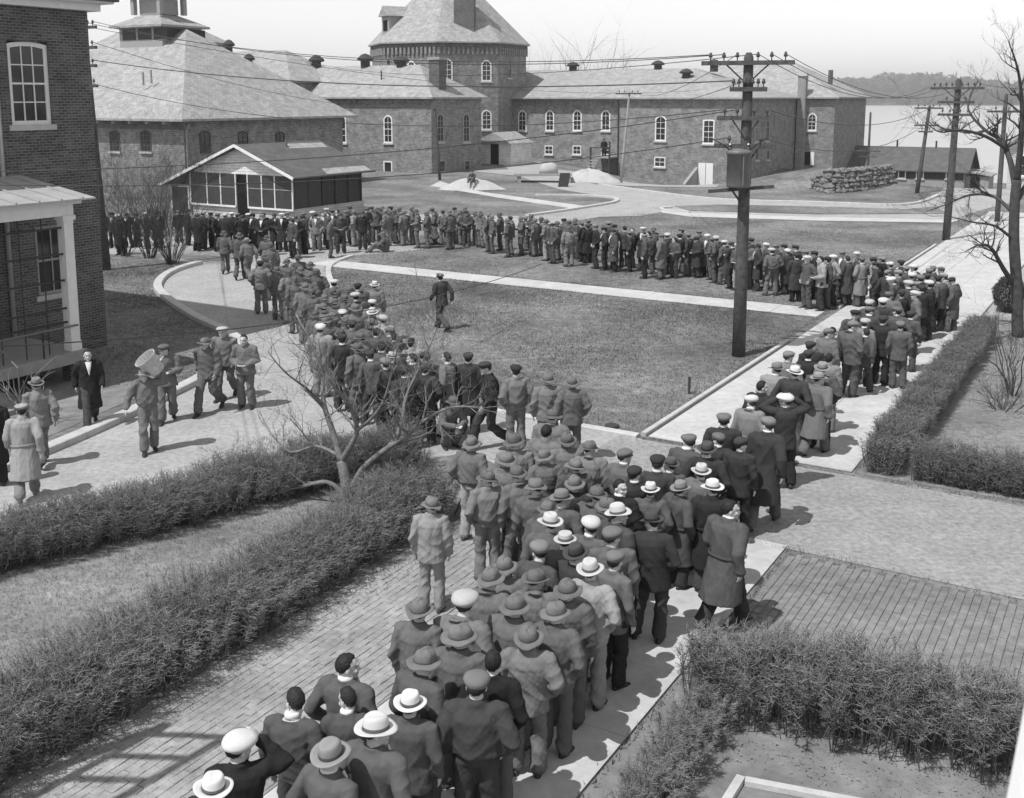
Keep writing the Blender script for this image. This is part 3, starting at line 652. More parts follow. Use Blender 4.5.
# ---- the long range to the right of the tower
def long_range():
    p = G(744, 171); n0, s0 = ns_of(p)
    t = thing('long_brick_range', 'long brick range with row of arched windows stretching right from the tower', 'building', NS(n0, s0))
    ze = 6.95; W = 30.0
    w = gbox(n0-W, n0-13.4, s0+.35, s0+17, -3, ze); w.box(n0-13.4, n0, s0, s0+17, -3, ze); w.build('wall', 'brick_far', t)
    gbox(n0-16, n0+4.0, s0+17.01, s0+31, -3, ze).build('end_wall', 'brick_far', t)
    m = MB(frame(0,0)); m.box(n0-13.4, n0+.08, s0-.08, s0-.003, ze-.5, ze-.16); m.box(n0-W, n0-13.45, s0+.27, s0+.347, ze-.5, ze-.16)
    for k in range(18): m.box(n0-W+.2+k*.9, n0-W+.55+k*.9, s0+.2, s0+.266, ze-.85, ze-.2)
    m.build('corbel', 'brick_far', t)
    rf = hip(MB(), n0-W, n0, s0, s0+17, ze, 10.0, .5, 'n', 1.0, 9.0).build('roof', 'slate', t)
    hip(MB(), n0-17, n0+4.0, s0+17.01, s0+31, ze+.05, 11.1, .5).build('end_roof', 'slate', t)
    wf = face_front(s0+.35); wg = face_front(s0)
    for x in (522.5, 550, 577.5, 606):
        n, zt = hitS(x, 110, s0+.35); _, zb = hitS(x, 131, s0+.35); window(t, wf, n-.52, n+.52, zb, zt, .4, 2, 4, .13)
    for x in (522.5, 549, 577, 606):
        n, zt = hitS(x, 145.5, s0+.35); window(t, wf, n-.5, n+.5, zt-.95, zt, 0, 2, 2, .1)
    n, zt = hitS(634, 113, s0+.35); window(t, wf, n-.45, n+.45, zt-1.3, zt, .35, 2, 3, .12); MB(wf).box(n-.5, n+.5, 0, .05, zt-3.6, zt-1.45).build('door', 'dark_wood', t)
    for x, tall in ((661, 0), (709, 0)):
        n, zt = hitS(x, 115.5 if x < 700 else 119.5, s0); _, zb = hitS(x, 141 if x < 700 else 144, s0); window(t, wg, n-.6, n+.6, zb, zt, .35 if x < 700 else .05, 2, 4, .13)
    n, zt = hitS(660, 157, s0); window(t, wg, n-.6, n+.6, zt-1.0, zt, 0, 2, 2, .1)
    n, zt = hitS(706, 163, s0); d = MB(wg).box(n-.75, n+.75, .003, .06, zt-2.3, zt).build('door', 'white_paint', t)
    MB(wg).box(n-.02, n+.02, .061, .075, zt-2.3, zt).build('door_seam', 'dark_wood', d)
    mm = MB(); a = NS(n-1.1, s0-3.2, 0); b = NS(n-1.1, s0-.003, 0)
    mm.add([a+Vector((0,0,-2.4)), a+Vector((0,0,-1.2)), b+Vector((0,0,.2)), b+Vector((0,0,-2.4))] + [q+Vector((NX*.3,NY*.3,0)) for q in (a+Vector((0,0,-2.4)), a+Vector((0,0,-1.2)), b+Vector((0,0,.2)), b+Vector((0,0,-2.4)))], [(0,1,2,3),(7,6,5,4),(0,4,5,1),(1,5,6,2),(2,6,7,3)])
    mm.build('retaining_wall', 'grey_paint', t)
    ws = face_side(n0)
    for x in (757, 768):
        s, zt = hitN(x, 113, n0); window(t, ws, s-.6, s+.6, zt-2.8, zt, .4, 2, 4, .14, framemat='grey_paint')
        s, zt = hitN(x, 150, n0); window(t, ws, s-.5, s+.5, zt-1, zt, 0, 1, 1, .1, framemat='grey_paint')
    we = face_front(s0+17.01)
    n, zt = hitS(812.5, 113, s0+17); window(t, we, n-.5, n+.5, zt-1.9, zt, .4, 2, 4, .13)
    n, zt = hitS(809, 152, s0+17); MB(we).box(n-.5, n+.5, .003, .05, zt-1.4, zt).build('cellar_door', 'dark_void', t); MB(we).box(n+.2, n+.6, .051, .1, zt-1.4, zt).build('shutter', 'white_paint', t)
    ch = gbox(n0+.15, n0+1.0, s0+16.2, s0+17.005, -2, 9.2).build('chimney', 'brick_buff', t); gbox(n0+.05, n0+1.1, s0+16.1, s0+17.1, 9.2, 9.45).build('chimney_cap', 'kerb_stone', ch)
    MB().tube([NS(n0-13.3, s0-.1, -2), NS(n0-13.3, s0-.1, ze-.2)], .06, 6).build('downpipe', 'dark_wood', t)
    q = NS(n0+2.6, s0+20, 8.4); MB().tube([q, q+Vector((0,0,1.5))], .25, 8).build('flue', 'brick_near', t)
    for px, py in ((573, 70), (658, 70), (697, 76), (714, 70)):
        nn, _ = hitS(px, py, s0+8.5); ventilator(rf, NS(nn, s0+8.5 if py < 75 else s0+5.5, 9.9 if py < 75 else 8.9), .7, .9)
    # gabled entrance hut at the foot of the tower
    q = atY(495, 164, 106.0); s_ = ns_of(q)[1]; zb = q.z; na, _ = hitS(479, 150, s_); nb, _ = hitS(511, 150, s_)
    e = thing('entrance_vestibule', 'small pale gabled entrance shed with dark doorway under the tower', 'shed', NS(na, s_, zb))
    gbox(na, nb, s_, s_+4, zb-.8, zb+2.1).build('wall', 'white_boards', e)
    nm = (na+nb)/2
    r = MB(); ov = .3
    r.add([NS(na-ov, s_-.4, zb+2.05), NS(nm, s_-.4, zb+3.1), NS(nb+ov, s_-.4, zb+2.05), NS(na-ov, s_+4, zb+2.05), NS(nm, s_+4, zb+3.1), NS(nb+ov, s_+4, zb+2.05)], [(0,1,4,3),(1,2,5,4),(0,2,1),(0,3,5,2)])
    r.build('roof', 'slate', e)
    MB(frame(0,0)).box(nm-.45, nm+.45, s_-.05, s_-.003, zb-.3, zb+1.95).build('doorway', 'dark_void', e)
    # outside stair and landing
    st = thing('outside_stair', 'weathered wooden stair and landing against the long range', 'stair', NS(n0-14.5, s0-2))
    f = frame(n0-15.5, s0-2.0)
    MB(f).box(0, 2.2, 0, 2.3, .9, 1.05).build('landing', 'pale_wood', st)
    for a in (0.05, 2.15):
        for b in (.06,): MB(f).bar((a, b, -1.5), (a, b, 2.6 if a > 1 else 2.0), .14).build('post', 'dark_wood', st)
    for k in range(6): MB(f).box(.1, 1.1, -.3*(k+1), -.3*k-.003, .9-.28*(k+1), .9-.28*(k+1)+.09).build('tread', 'pale_wood', st)
    MB(f).bar((0.05,.06,1.95), (2.15,.06,1.95), .07).build('handrail', 'dark_wood', st)
    return n0, s0
LR_N, LR_S = long_range()

# ---- low shed by the river
def river_shed():
    q = atY(965, 171, 115.0); n1, s0 = ns_of(q); ze = q.z; n0 = n1-36; zg = ze-2.0
    t = thing('river_shed', 'long low dark-roofed shed near the water at right', 'shed', NS(n1, s0, zg))
    gbox(n0, n1, s0, s0+7, zg-.8, ze).build('wall', 'grey_paint', t)
    MB(frame(0,0)).box(n0, n1-.1, s0-.03, s0-.003, ze-1.0, ze-.02).build('window_band', 'dark_wood', t)
    m = MB(); o = .5; zr = ze+2.3
    A = [NS(n0, s0-o, ze-.1), NS(n1+o, s0-o, ze-.1), NS(n1+o, s0+3.5, zr), NS(n0, s0+3.5, zr), NS(n0, s0+7+o, ze-.1), NS(n1+o, s0+7+o, ze-.1)]
    e = Vector((0,0,-.12)); m.add(A + [p+e for p in A], [(0,1,2,3),(3,2,5,4),(7,6,9,8),(8,9,10,11),(0,6,7,1),(1,7,8,2),(2,8,11,5)])
    m.build('roof', 'slate_dark', t)
    MB().add([NS(n1+.01, s0, ze-.1), NS(n1+.01, s0+7, ze-.1), NS(n1+.01, s0+3.5, zr-.2)], [(0,1,2)]).build('gable', 'dark_wood', t)
    wf = face_front(s0)
    for x in (902, 920, 950, 885): 
        n, z = hitS(x, 174, s0); window(t, wf, n-.42, n+.42, z-.5, z+.45, 0, 1, 1, .12, .01)
    p = MB(); A = [NS(n1+.02, s0+.4, ze), NS(n1+2.6, s0+.4, ze-.45), NS(n1+2.6, s0+5, ze-.45), NS(n1+.02, s0+5, ze)]
    p.add(A + [x+e for x in A], [(0,1,2,3),(4,7,6,5),(0,4,5,1),(1,5,6,2),(2,6,7,3)]); p.build('lean_to_roof', 'slate', t)
    gbox(n1+.02, n1+2.3, s0+.7, s0+4.8, zg-.6, ze-.58).build('lean_to', 'grey_paint', t)
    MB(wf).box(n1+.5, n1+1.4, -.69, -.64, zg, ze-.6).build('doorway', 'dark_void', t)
    for px in (897, 936):
        pp = NS(hitS(px, 150, s0+3.5)[0], s0+3.5, zr-.2); MB().tube([pp, pp+Vector((0,0,.9))], .1, 6).build('vent_pipe', 'iron', t)
river_shed()

# ---- house at the right edge behind the tree
def right_house():
    q = G(1006, 192); n0, s0 = ns_of((q.x, q.y)); 
    t = thing('pale_house', 'pale boarded house with white gable behind the tree at right edge', 'house', NS(n0, s0))
    gbox(n0, n0+8, s0, s0+9, -.5, 3.6).build('wall', 'clapboard', t)
    m = MB(); A = [NS(n0-.4, s0-.5, 3.4), NS(n0+4, s0-.5, 7.4), NS(n0+8.4, s0-.5, 3.4), NS(n0-.4, s0+9.5, 3.4), NS(n0+4, s0+9.5, 7.4), NS(n0+8.4, s0+9.5, 3.4)]
    e = Vector((0,0,-.2)); m.add(A + [p+e for p in A], [(0,1,4,3),(1,2,5,4),(6,0,3,9),(0,6,7,1),(1,7,8,2),(9,10,7,6),(10,11,8,7)]); m.build('roof', 'tin_roof', t)
    MB().add([NS(n0, s0-.003, 3.55), NS(n0+8, s0-.003, 3.55), NS(n0+4, s0-.003, 7.1)], [(0,1,2)]).build('gable', 'white_paint', t)
    window(t, face_front(s0), n0+.7, n0+1.7, 1.2, 2.8, 0, 2, 2, .1)
right_house()

# ---- the screened wooden hut the queue leads to
def hut():
    q = G(294, 222); n0, s0 = ns_of(q); L, Rr, D = 6.3, 3.9, 6.3      # ridge sits off centre
    t = thing('screened_hut', 'wooden hut with dark gable roof and screened front where the queue ends', 'hut', NS(n0, s0))
    np_ = n0-Rr; nl = np_-L+.3; zp, zr_, zl = 4.3, 2.75, 1.9
    f = frame(0,0)
    MB(f).box(nl, n0, s0+.12, s0+D, -.1, .7).build('base', 'clapboard', t)
    # inner dark room
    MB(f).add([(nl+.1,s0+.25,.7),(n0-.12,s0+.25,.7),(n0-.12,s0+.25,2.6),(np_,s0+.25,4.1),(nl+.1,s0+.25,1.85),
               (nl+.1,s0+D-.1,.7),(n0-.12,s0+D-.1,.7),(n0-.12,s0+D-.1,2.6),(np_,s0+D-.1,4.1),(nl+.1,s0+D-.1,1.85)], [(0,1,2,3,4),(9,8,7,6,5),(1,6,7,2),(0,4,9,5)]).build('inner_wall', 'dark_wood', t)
    # roof: two planes
    ov = .55; m = MB(); e = Vector((0,0,-.09))
    A = [NS(nl-.4, s0-ov, zl-.13), NS(np_, s0-ov, zp), NS(n0+ov, s0-ov, zr_-.2), NS(nl-.4, s0+D+ov, zl-.13), NS(np_, s0+D+ov, zp), NS(n0+ov, s0+D+ov, zr_-.2)]
    m.add(A + [p+e for p in A], [(0,1,4,3),(1,2,5,4),(9,10,7,6),(10,11,8,7),(0,3,9,6),(5,2,8,11),(3,4,10,9),(4,5,11,10)])
    rf = m.build('roof', 'slate_dark', t)
    pm = MB(); k1, k2 = .12, .55     # newer shingle patches
    def rp(a, b): p = A[1].lerp(A[2], a); q2 = A[4].lerp(A[5], a); return p.lerp(q2, b) + Vector((0,0,.006))
    pm.poly([rp(.06,.55), rp(.2,.5), rp(.22,.95), rp(.08,.97)]); pm.poly([rp(.82,.45), rp(.98,.4), rp(.98,.95), rp(.84,.97)]); pm.build('roof_patch', 'slate', rf)
    for i, (a, b) in enumerate(((A[0], A[1]), (A[1], A[2]))): MB().bar(a+Vector((0,0,-.06))-Vector((UX,UY,0))*.02, b+Vector((0,0,-.06))-Vector((UX,UY,0))*.02, .05, .16).build('bargeboard', 'white_paint', t)
    # gable boards
    g = MB(f); g.add([(n0-.05, s0+.02, 2.55), (np_, s0+.02, 4.15), (np_-Rr*1.0, s0+.02, 2.72), (np_-Rr*1.0, s0+.02, 2.55)], [(0,1,2,3)]); g.build('gable_boards', 'white_boards', t)
    # screened front: studs, rails and screens
    studs = [n0-.05] + [hitS(x, 195, s0)[0] for x in (275, 262, 248)] + [hitS(236, 195, s0)[0]] + [hitS(x, 195, s0)[0] for x in (221, 207.5, 191)]
    zt = 2.55; zb = .72
    for k, n in enumerate(studs): MB(f).box(n-.035, n+.035, s0-.03, s0+.05, zb-.02, zt).build('stud', 'white_paint', t)
    for k in range(len(studs)-1):
        a, b = studs[k+1], studs[k]
        if k == 3:
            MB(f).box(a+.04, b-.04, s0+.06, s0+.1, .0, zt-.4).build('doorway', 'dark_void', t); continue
        for z0, z1 in ((zb, 1.75), (1.8, zt)): MB(f).box(a+.04, b-.04, s0, s0+.02, z0, z1).build('screen', 'screen', t)
        MB(f).box(a+.036, b-.036, s0-.02, s0+.04, 1.752, 1.798).build('rail', 'pale_wood', t)
    MB(f).box(studs[3], n0, s0-.06, s0+.05, .6, .7).build('sill', 'white_paint', t); MB(f).box(studs[-1], studs[4], s0-.06, s0+.05, .6, .7).build('sill', 'white_paint', t)
    MB(f).box(nl, studs[-1]-.04, s0, s0+.1, -.1, 1.78).build('side_wall', 'grey_paint', t)
    a, _ = hitS(172, 200, s0); b, _ = hitS(190, 200, s0)
    for (x0, x1, z0, z1) in ((a, a+.09, .3, 1.72), (b-.1, b-.01, .3, 1.72), (a+.092, b-.102, 1.63, 1.72)): MB(f).box(x0, x1, s0-.06, s0-.003, z0, z1).build('door_frame', 'white_paint', t)
    MB(f).box(a+.093, b-.103, s0-.03, s0-.004, .0, 1.62).build('door', 'screen', t)
    # right side: open, with studs
    for k in range(6): MB(f).box(n0-.1, n0-.02, s0+.1+k*1.2, s0+.18+k*1.2, .7, 2.58).build('stud', 'dark_wood', t)
    MB(f).box(n0-.06, n0-.04, s0+.2, s0+2.4, .72, 2.5).build('screen', 'screen', t)
    MB(f).box(n0-.115, n0-.01, s0+.1, s0+D, 2.585, 2.68).build('plate', 'dark_wood', t)
    b = NS(np_+.6, s0+D*.5, 4.0); MB().tube([b, b+Vector((0,0,.5))], .08, 6).build('stove_pipe', 'grey_metal', t)
hut()

# ================================================================== VEGETATION
def tri_mesh(name, V, F, mats, midx=None):
    """V (n,3), F (m,3) arrays"""
    me = bpy.data.meshes.new(name); V = np.asarray(V, dtype=np.float32); F = np.asarray(F, dtype=np.int32)
    me.vertices.add(len(V)); me.vertices.foreach_set('co', V.ravel())
    me.loops.add(F.size); me.loops.foreach_set('vertex_index', F.ravel())
    me.polygons.add(len(F)); me.polygons.foreach_set('loop_start', np.arange(0, F.size, 3, dtype=np.int32))
    if midx is not None: me.polygons.foreach_set('material_index', np.asarray(midx, dtype=np.int32))
    me.update(); me.validate()
    for m in mats: me.materials.append(MATS[m])
    return me
def strips(P0, P1, w0, w1):
    """thin three-sided spikes from P0 to P1 (arrays)"""
    n = len(P0); d = P1-P0; L = np.linalg.norm(d, axis=1, keepdims=True); d = d/np.maximum(L, 1e-6)
    ref = np.where(np.abs(d[:, 2:3]) > .8, np.array([[1.,0,0]]), np.array([[0,0,1.]])); x = np.cross(d, ref); x /= np.linalg.norm(x, axis=1, keepdims=True); y = np.cross(d, x)
    V = []
    for P, w in ((P0, w0), (P1, w1)):
        for k in range(3):
            a = 2*math.pi*k/3; V.append(P + (x*math.cos(a)+y*math.sin(a))*np.reshape(w, (-1,1)))
    V = np.stack(V, 1).reshape(-1, 3); b = np.arange(n)[:, None]*6
    F = np.concatenate([b+np.array([[k, (k+1)%3, 3+(k+1)%3]]) for k in range(3)] + [b+np.array([[k, 3+(k+1)%3, 3+k]]) for k in range(3)])
    return V, F
def leaves(P, size, r):
    n = len(P); t = r.normal(0, 1, (n,3)); t /= np.linalg.norm(t, axis=1, keepdims=True); u = r.normal(0, 1, (n,3)); u -= t*(t*u).sum(1, keepdims=True); u /= np.linalg.norm(u, axis=1, keepdims=True)
    s = np.reshape(size, (-1,1)); V = np.stack([P, P+t*s+u*s*.35, P+t*s*2, P+t*s-u*s*.35], 1).reshape(-1, 3); b = np.arange(n)[:, None]*4
    return V, np.concatenate([b+np.array([[0,1,2]]), b+np.array([[0,2,3]])])
def hedge_unit(name, seed, width, height, stems, twigs, nleaf, shag, ls=.011, L=.9, lean=.25, tmin=.12, box=False, lm='leaf'):
    r = np.random.default_rng(seed)
    x = r.uniform(-L/2-.06, L/2+.06, stems); y = r.normal(0, width*.2, stems).clip(-width*.42, width*.42)
    hh = height*(1 - shag/2 + shag*r.uniform(0, 1, stems)) * (1 - .22*(y/(width*.5))**2)
    if box: y = r.uniform(-width*.45, width*.45, stems); hh = height*(1-shag/2+shag*r.uniform(0,1,stems))
    P0 = np.stack([x, y*(.6 if box else 1), np.zeros(stems)-.03], 1)
    P1 = np.stack([x+r.normal(0,.05,stems), y*1.3+r.normal(0,.05,stems), hh*.45], 1)
    P2 = np.stack([x+r.normal(0,.11,stems), y*(1+lean*3)+r.normal(0,.09,stems), hh], 1)
    if box: P1[:,1] = y*.95; P2[:,1] = y + r.normal(0,.03,stems)
    P2[:,1] = P2[:,1].clip(-width*.62, width*.62)
    Vs = []; Fs = []; Ms = []; off = 0
    def put(V, F, mi):
        nonlocal off
        Vs.append(V); Fs.append(F+off); Ms.append(np.full(len(F), mi)); off += len(V)
    put(*strips(P0, P1, np.full(stems,.0085), np.full(stems,.006)), 0); put(*strips(P1, P2, np.full(stems,.006), np.full(stems,.002)), 0)
    k = r.integers(0, stems, twigs); t = r.uniform(tmin, 1, twigs)[:,None]; B = np.where(t < .45, P0[k]+(P1[k]-P0[k])*t/.45, P1[k]+(P2[k]-P1[k])*(t-.45)/.55)
    tl = r.uniform(.05, .15, twigs)*(1 if shag < .3 else 1.15); D = np.stack([r.normal(0,.7,twigs), r.normal(0,.7,twigs)+B[:,1]*1.4/width, r.uniform(.1,1.1,twigs)], 1); D /= np.linalg.norm(D, axis=1, keepdims=True)
    T1 = B + D*tl[:,None]; T1[:,2] = np.minimum(T1[:,2], height*(1+shag*.75)+r.normal(0,.02,twigs)); put(*strips(B, T1, np.full(twigs,.0038), np.full(twigs,.0016)), 2)
    if nleaf:
        q = r.integers(0, twigs, nleaf); tt = r.uniform(.2, 1.05, nleaf)[:,None]; put(*leaves(B[q]+(T1[q]-B[q])*tt, r.uniform(.6,1.3,nleaf)*ls, r), 1)
    return tri_mesh(name, np.concatenate(Vs), np.concatenate(Fs), ['twig', lm, 'twig_tip'], np.concatenate(Ms))
def hedge(label, line, units, group='hedges of the grounds', L=.9, sc=(1,1,1), hvar=.1):
    line = [Vector((p[0],p[1],0)) for p in line]
    t = thing('hedge', label, 'hedge', line[0], group); d = 0; total = sum((b-a).length for a, b in zip(line, line[1:])); i = 0; n = max(1, round(total/(L*.86)))
    for k in range(n):
        dist = (k+.5)*total/n; acc = 0
        for a, b in zip(line, line[1:]):
            l = (b-a).length
            if dist <= acc+l: break
            acc += l
        p = a.lerp(b, (dist-acc)/l); ang = math.atan2(b.y-a.y, b.x-a.x)
        o = bpy.data.objects.new('branches', units[(k*7+i) % len(units)]); C.objects.link(o); o.parent = t; o.location = p - line[0]
        o.rotation_euler = (0, 0, ang + (math.pi if k % 2 else 0)); o.scale = (sc[0], sc[1]*random.uniform(.92,1.1), sc[2]*random.uniform(1-hvar, 1+hvar)); i += (k % 3 == 0)
    return t
shaggy = [hedge_unit('hedge_branches', 100+k, 1.25, .86, 330, 7000, 14000, .36, .011, lm='hedge_leaf', tmin=.25) for k in range(4)]
trim = [hedge_unit('hedge_branches', 200+k, .95, .85, 260, 4200, 15000, .08, .013, lean=.12, box=True, lm='hedge_leaf') for k in range(3)]
open_ = [hedge_unit('hedge_branches', 300+k, .8, .95, 120, 5600, 10000, .28, .011, lean=.2, tmin=.4, lm='hedge_leaf') for k in range(4)]
hl1 = smooth_line([NS(-16.8,4.0), NS(-15.4,7.0), NS(-14.75,8.9), NS(-13.9,10.9), NS(-13.0,13.6), NS(-12.0,16.2)], 4)
hedge('shaggy hedge between light road and grass strip, left side', hl1, shaggy, sc=(1,.85,.8))
hedge('thick shaggy hedge beside old brick path, lower left', [NS(-10.15,3.5), NS(-10.1,9), NS(-10.3,14.4)], shaggy, sc=(1,.95,.82), hvar=.14)
hedge('clipped hedge edging the concrete walk at right', [NS(-3.95,20.2), NS(-3.95,33.6)], trim, sc=(1,.9,.78))
hedge('clipped hedge along the cross street, right edge', [NS(-3.3,20.35), NS(6,20.35)], trim, sc=(1,.9,.78))
hedge('leggy open hedge below the brick driveway, lower right', [NS(-4.1,11.1), NS(-1.5,11.5), NS(3.5,12.4)], open_, sc=(1,1.15,.95))
hedge('short hedge spur running to bottom edge beside the front walk', [NS(-3.85,10.7), NS(-3.7,8.2)], open_, sc=(1,.6,.5))

# bare trees: main limbs as surveyed, finer wood grown on them
def grow(m, p, d, length, r, depth, rnd, up=.12, spread=.65, kids=(2,3)):
    n = 4; pts = [p]; rad = [r]; q = p.copy(); dd = d.normalized()
    for i in range(n):
        dd = (dd + Vector((rnd.gauss(0,.16), rnd.gauss(0,.16), rnd.gauss(0,.12)+up*.5))).normalized(); q = q + dd*length/n; pts.append(q.copy()); rad.append(r*(1-.62*(i+1)/n))
    m.tube(pts, rad, 5 if r > .012 else 3, caps=False)
    if depth <= 0: return
    for k in range(rnd.randint(*kids)):
        i = rnd.randint(1, n); b = pts[i]; ax = Vector((rnd.gauss(0,1), rnd.gauss(0,1), rnd.gauss(0,.6)))
        nd = (dd*(1-spread*.4) + ax.normalized()*spread + Vector((0,0,up))).normalized()
        grow(m, b, nd, length*rnd.uniform(.5,.8), max(rad[i]*.72, .0028), depth-1, rnd, up, spread, kids)
def limb_tree(name, label, base, limbs, rnd, bark, twig_depth, twig_len, every=1, group=None, kids=(2,3)):
    t = thing(name, label, 'tree', base, group)
    for nm, pts, r0, r1, tw in limbs:
        ps = smooth_line(pts, 4); n = len(ps); rad = [r0+(r1-r0)*i/(n-1) for i in range(n)]
        m = MB(); m.tube(ps, rad, 9)
        o = m.build(nm, bark, t, smooth=True)
        if tw:
            mm = MB()
            for i in range(max(1, int(n*tw)), n, every):
                d = (ps[min(i+1,n-1)]-ps[max(i-1,0)]).normalized(); a = Vector((rnd.gauss(0,1), rnd.gauss(0,1), rnd.gauss(.3,.7))).normalized()
                grow(mm, ps[i], d*.55+a*.8, twig_len*rnd.uniform(.6,1.2), max(rad[i]*.6,.006), twig_depth, rnd, kids=kids)
            if mm.v: mm.build('twigs', bark, o)
    return t
rnd = random.Random(11)
def T(Y, *pts): return [atY(px, py, Y+dy) for px, py, dy in pts]
b = G(347, 508); Yt = b.y
limb_tree('bare_tree', 'low bare forked tree standing between the two left hedges', b, [
    ('trunk', [Vector((b.x,b.y,-.05))] + T(Yt, (347,490,0), (344,472,0), (341,461,.05)), .105, .085, 0),
    ('limb', T(Yt, (341,461,.05), (333,432,.2), (324,404,.3), (322,372,.5), (312,345,.6), (296,314,.9)), .062, .014, .35),
    ('limb', T(Yt, (342,460,.05), (350,447,-.1), (357,430,-.2), (351,408,-.4), (340,395,-.5), (326,375,-.7)), .06, .014, .35),
    ('limb', T(Yt, (348,497,0), (362,470,-.2), (385,450,-.4), (404,437,-.5), (422,422,-.6), (449,408,-.8), (478,407,-1)), .065, .012, .35),
    ('limb', T(Yt, (395,443,-.45), (402,420,-.2), (405,400,.1), (414,378,.2), (425,357,.3), (438,326,.5)), .035, .009, .25),
    ('limb', T(Yt, (357,430,-.2), (372,418,-.5), (384,400,-.7), (392,372,-.9), (398,345,-1.1)), .034, .009, .3),
    ('limb', T(Yt, (345,494,0), (327,482,.1), (300,487,.3), (272,493,.5), (247,488,.6), (230,470,.8)), .045, .010, .3),
    ('limb', T(Yt, (338,455,.1), (316,446,.4), (290,452,.7), (268,430,.9)), .034, .009, .3),
    ('limb', T(Yt, (324,404,.3), (306,388,.1), (285,372,-.1), (268,352,-.2)), .026, .008, .3)], rnd, 'bark', 3, .62, 1)
b = G(1018, 337); Yt = b.y
limb_tree('bare_tree', 'tall bare tree with low arching limb at right edge', b, [
    ('trunk', [Vector((b.x,b.y,-.1))] + T(Yt, (1017,290,0), (1014,240,0), (1015,200,0), (1017,180,0)), .17, .13, 0),
    ('limb', T(Yt, (1012,282,0), (1003,268,-.4), (991,248,-.8), (979,245,-1.2), (965,252,-1.5)), .085, .012, .3),
    ('limb', T(Yt, (1016,190,0), (1010,160,.3), (1000,140,.6), (985,130,.9), (968,108,1.2), (978,80,1.4)), .10, .010, .25),
    ('limb', T(Yt, (1008,150,.4), (985,136,0), (960,130,-.4), (940,132,-.9), (925,122,-1.3)), .06, .008, .25),
    ('limb', T(Yt, (1017,182,0), (1021,140,-.4), (1022,105,-.6), (1018,70,-.8), (1008,40,-1)), .10, .012, .3),
    ('limb', T(Yt, (1015,215,0), (995,197,.5), (970,195,.9), (945,205,1.3), (925,212,1.6)), .06, .009, .25),
    ('limb', T(Yt, (1014,240,0), (995,226,-.3), (972,222,-.7), (945,215,-1.0)), .05, .008, .25),
    ('limb', T(Yt, (1017,200,0), (1035,170,.4), (1055,130,.8), (1060,90,1.0)), .09, .012, .3)], rnd, 'bark_dark', 3, .7, 1)
# bush beside the brick house and smaller shrubs
def shrub(name, label, base, n, h, spread, rnd, bark, depth=2, thick=.02, group=None, cat='shrub'):
    t = thing(name, label, cat, base, group)
    for k in range(n):
        a = rnd.uniform(0, 2*math.pi); d = Vector((math.cos(a)*spread, math.sin(a)*spread, 1)).normalized()
        p = base + Vector((math.cos(a), math.sin(a), 0))*rnd.uniform(0,.25)
        mm = MB(); grow(mm, p, d, h*rnd.uniform(.55,.85), thick*rnd.uniform(.6,1.1), depth, rnd, .06, .5, (2,4)); mm.build('stem', bark, t)
    return t
for px, py, n, h in ((172,264,50,4.4), (150,258,36,4.2), (126,256,26,4.4)):
    shrub('bare_bush', {172:'dense bare bush with many stems at the road bend',150:'middle bare bush in the row left of the hut',126:'sparse bare bush nearest the dark brick house'}[px], G(px,py), n, h, .42, rnd, 'bark_dark', 3, .016, 'bare bushes left of the hut')
shrub('bare_shrub', 'young bare shrub on the dry lawn at right', G(1007,395)+Vector((.1,0,0)), 6, 2.0, .35, rnd, 'bark_dark', 3, .025)
shrub('low_shrub', 'low twiggy clump at the foot of the young bare shrub', G(1003,410), 22, .8, .7, rnd, 'bark_dark', 2, .012)
shrub('porch_shrub', 'pruned pale bare shrub by the porch steps', G(32,420), 9, 1.5, .7, rnd, 'bark', 1, .035)
# rounded evergreen bush
def round_bush(label, c, rx, rz, seed):
    r = np.random.default_rng(seed); n = 9000; v = r.normal(0,1,(n,3)); v /= np.linalg.norm(v,axis=1,keepdims=True); rr = (r.uniform(.55,1,n)**.4)[:,None]
    lump = 1+.08*np.sin(v[:,0:1]*7+1)*np.sin(v[:,2:3]*6)
    P = v*rr*lump*np.array([rx,rx,rz])+np.array([0,0,rz*.98]); V, F = leaves(P, r.uniform(.02,.045,n), r)
    t = thing('round_bush', label, 'bush', c); me = tri_mesh('foliage', V, F, ['leaf']); o = bpy.data.objects.new('foliage', me); C.objects.link(o); o.parent = t
    MB().tube([c, c+Vector((0,0,rz*1.2))], [.05,.02], 6).build('stem', 'bark_dark', t)
round_bush('clipped round evergreen bush beyond the end of the walk hedge', G(1008,312), .5, .6, 5)
# trees behind the long range
for px, h in ((575, 9), (604, 8.0), (632, 6.5)):
    c = atY(px, 97, 165); c.z = -4; 
    shrub('bare_tree', {575:'leftmost bare treetop above the long brick range roof',604:'middle bare treetop above the long brick range roof',632:'smallest bare treetop above the long range, nearest the pole'}[px], c, 18, h*1.7, .5, rnd, 'bark', 3, .22, 'bare trees behind the long range', 'tree')
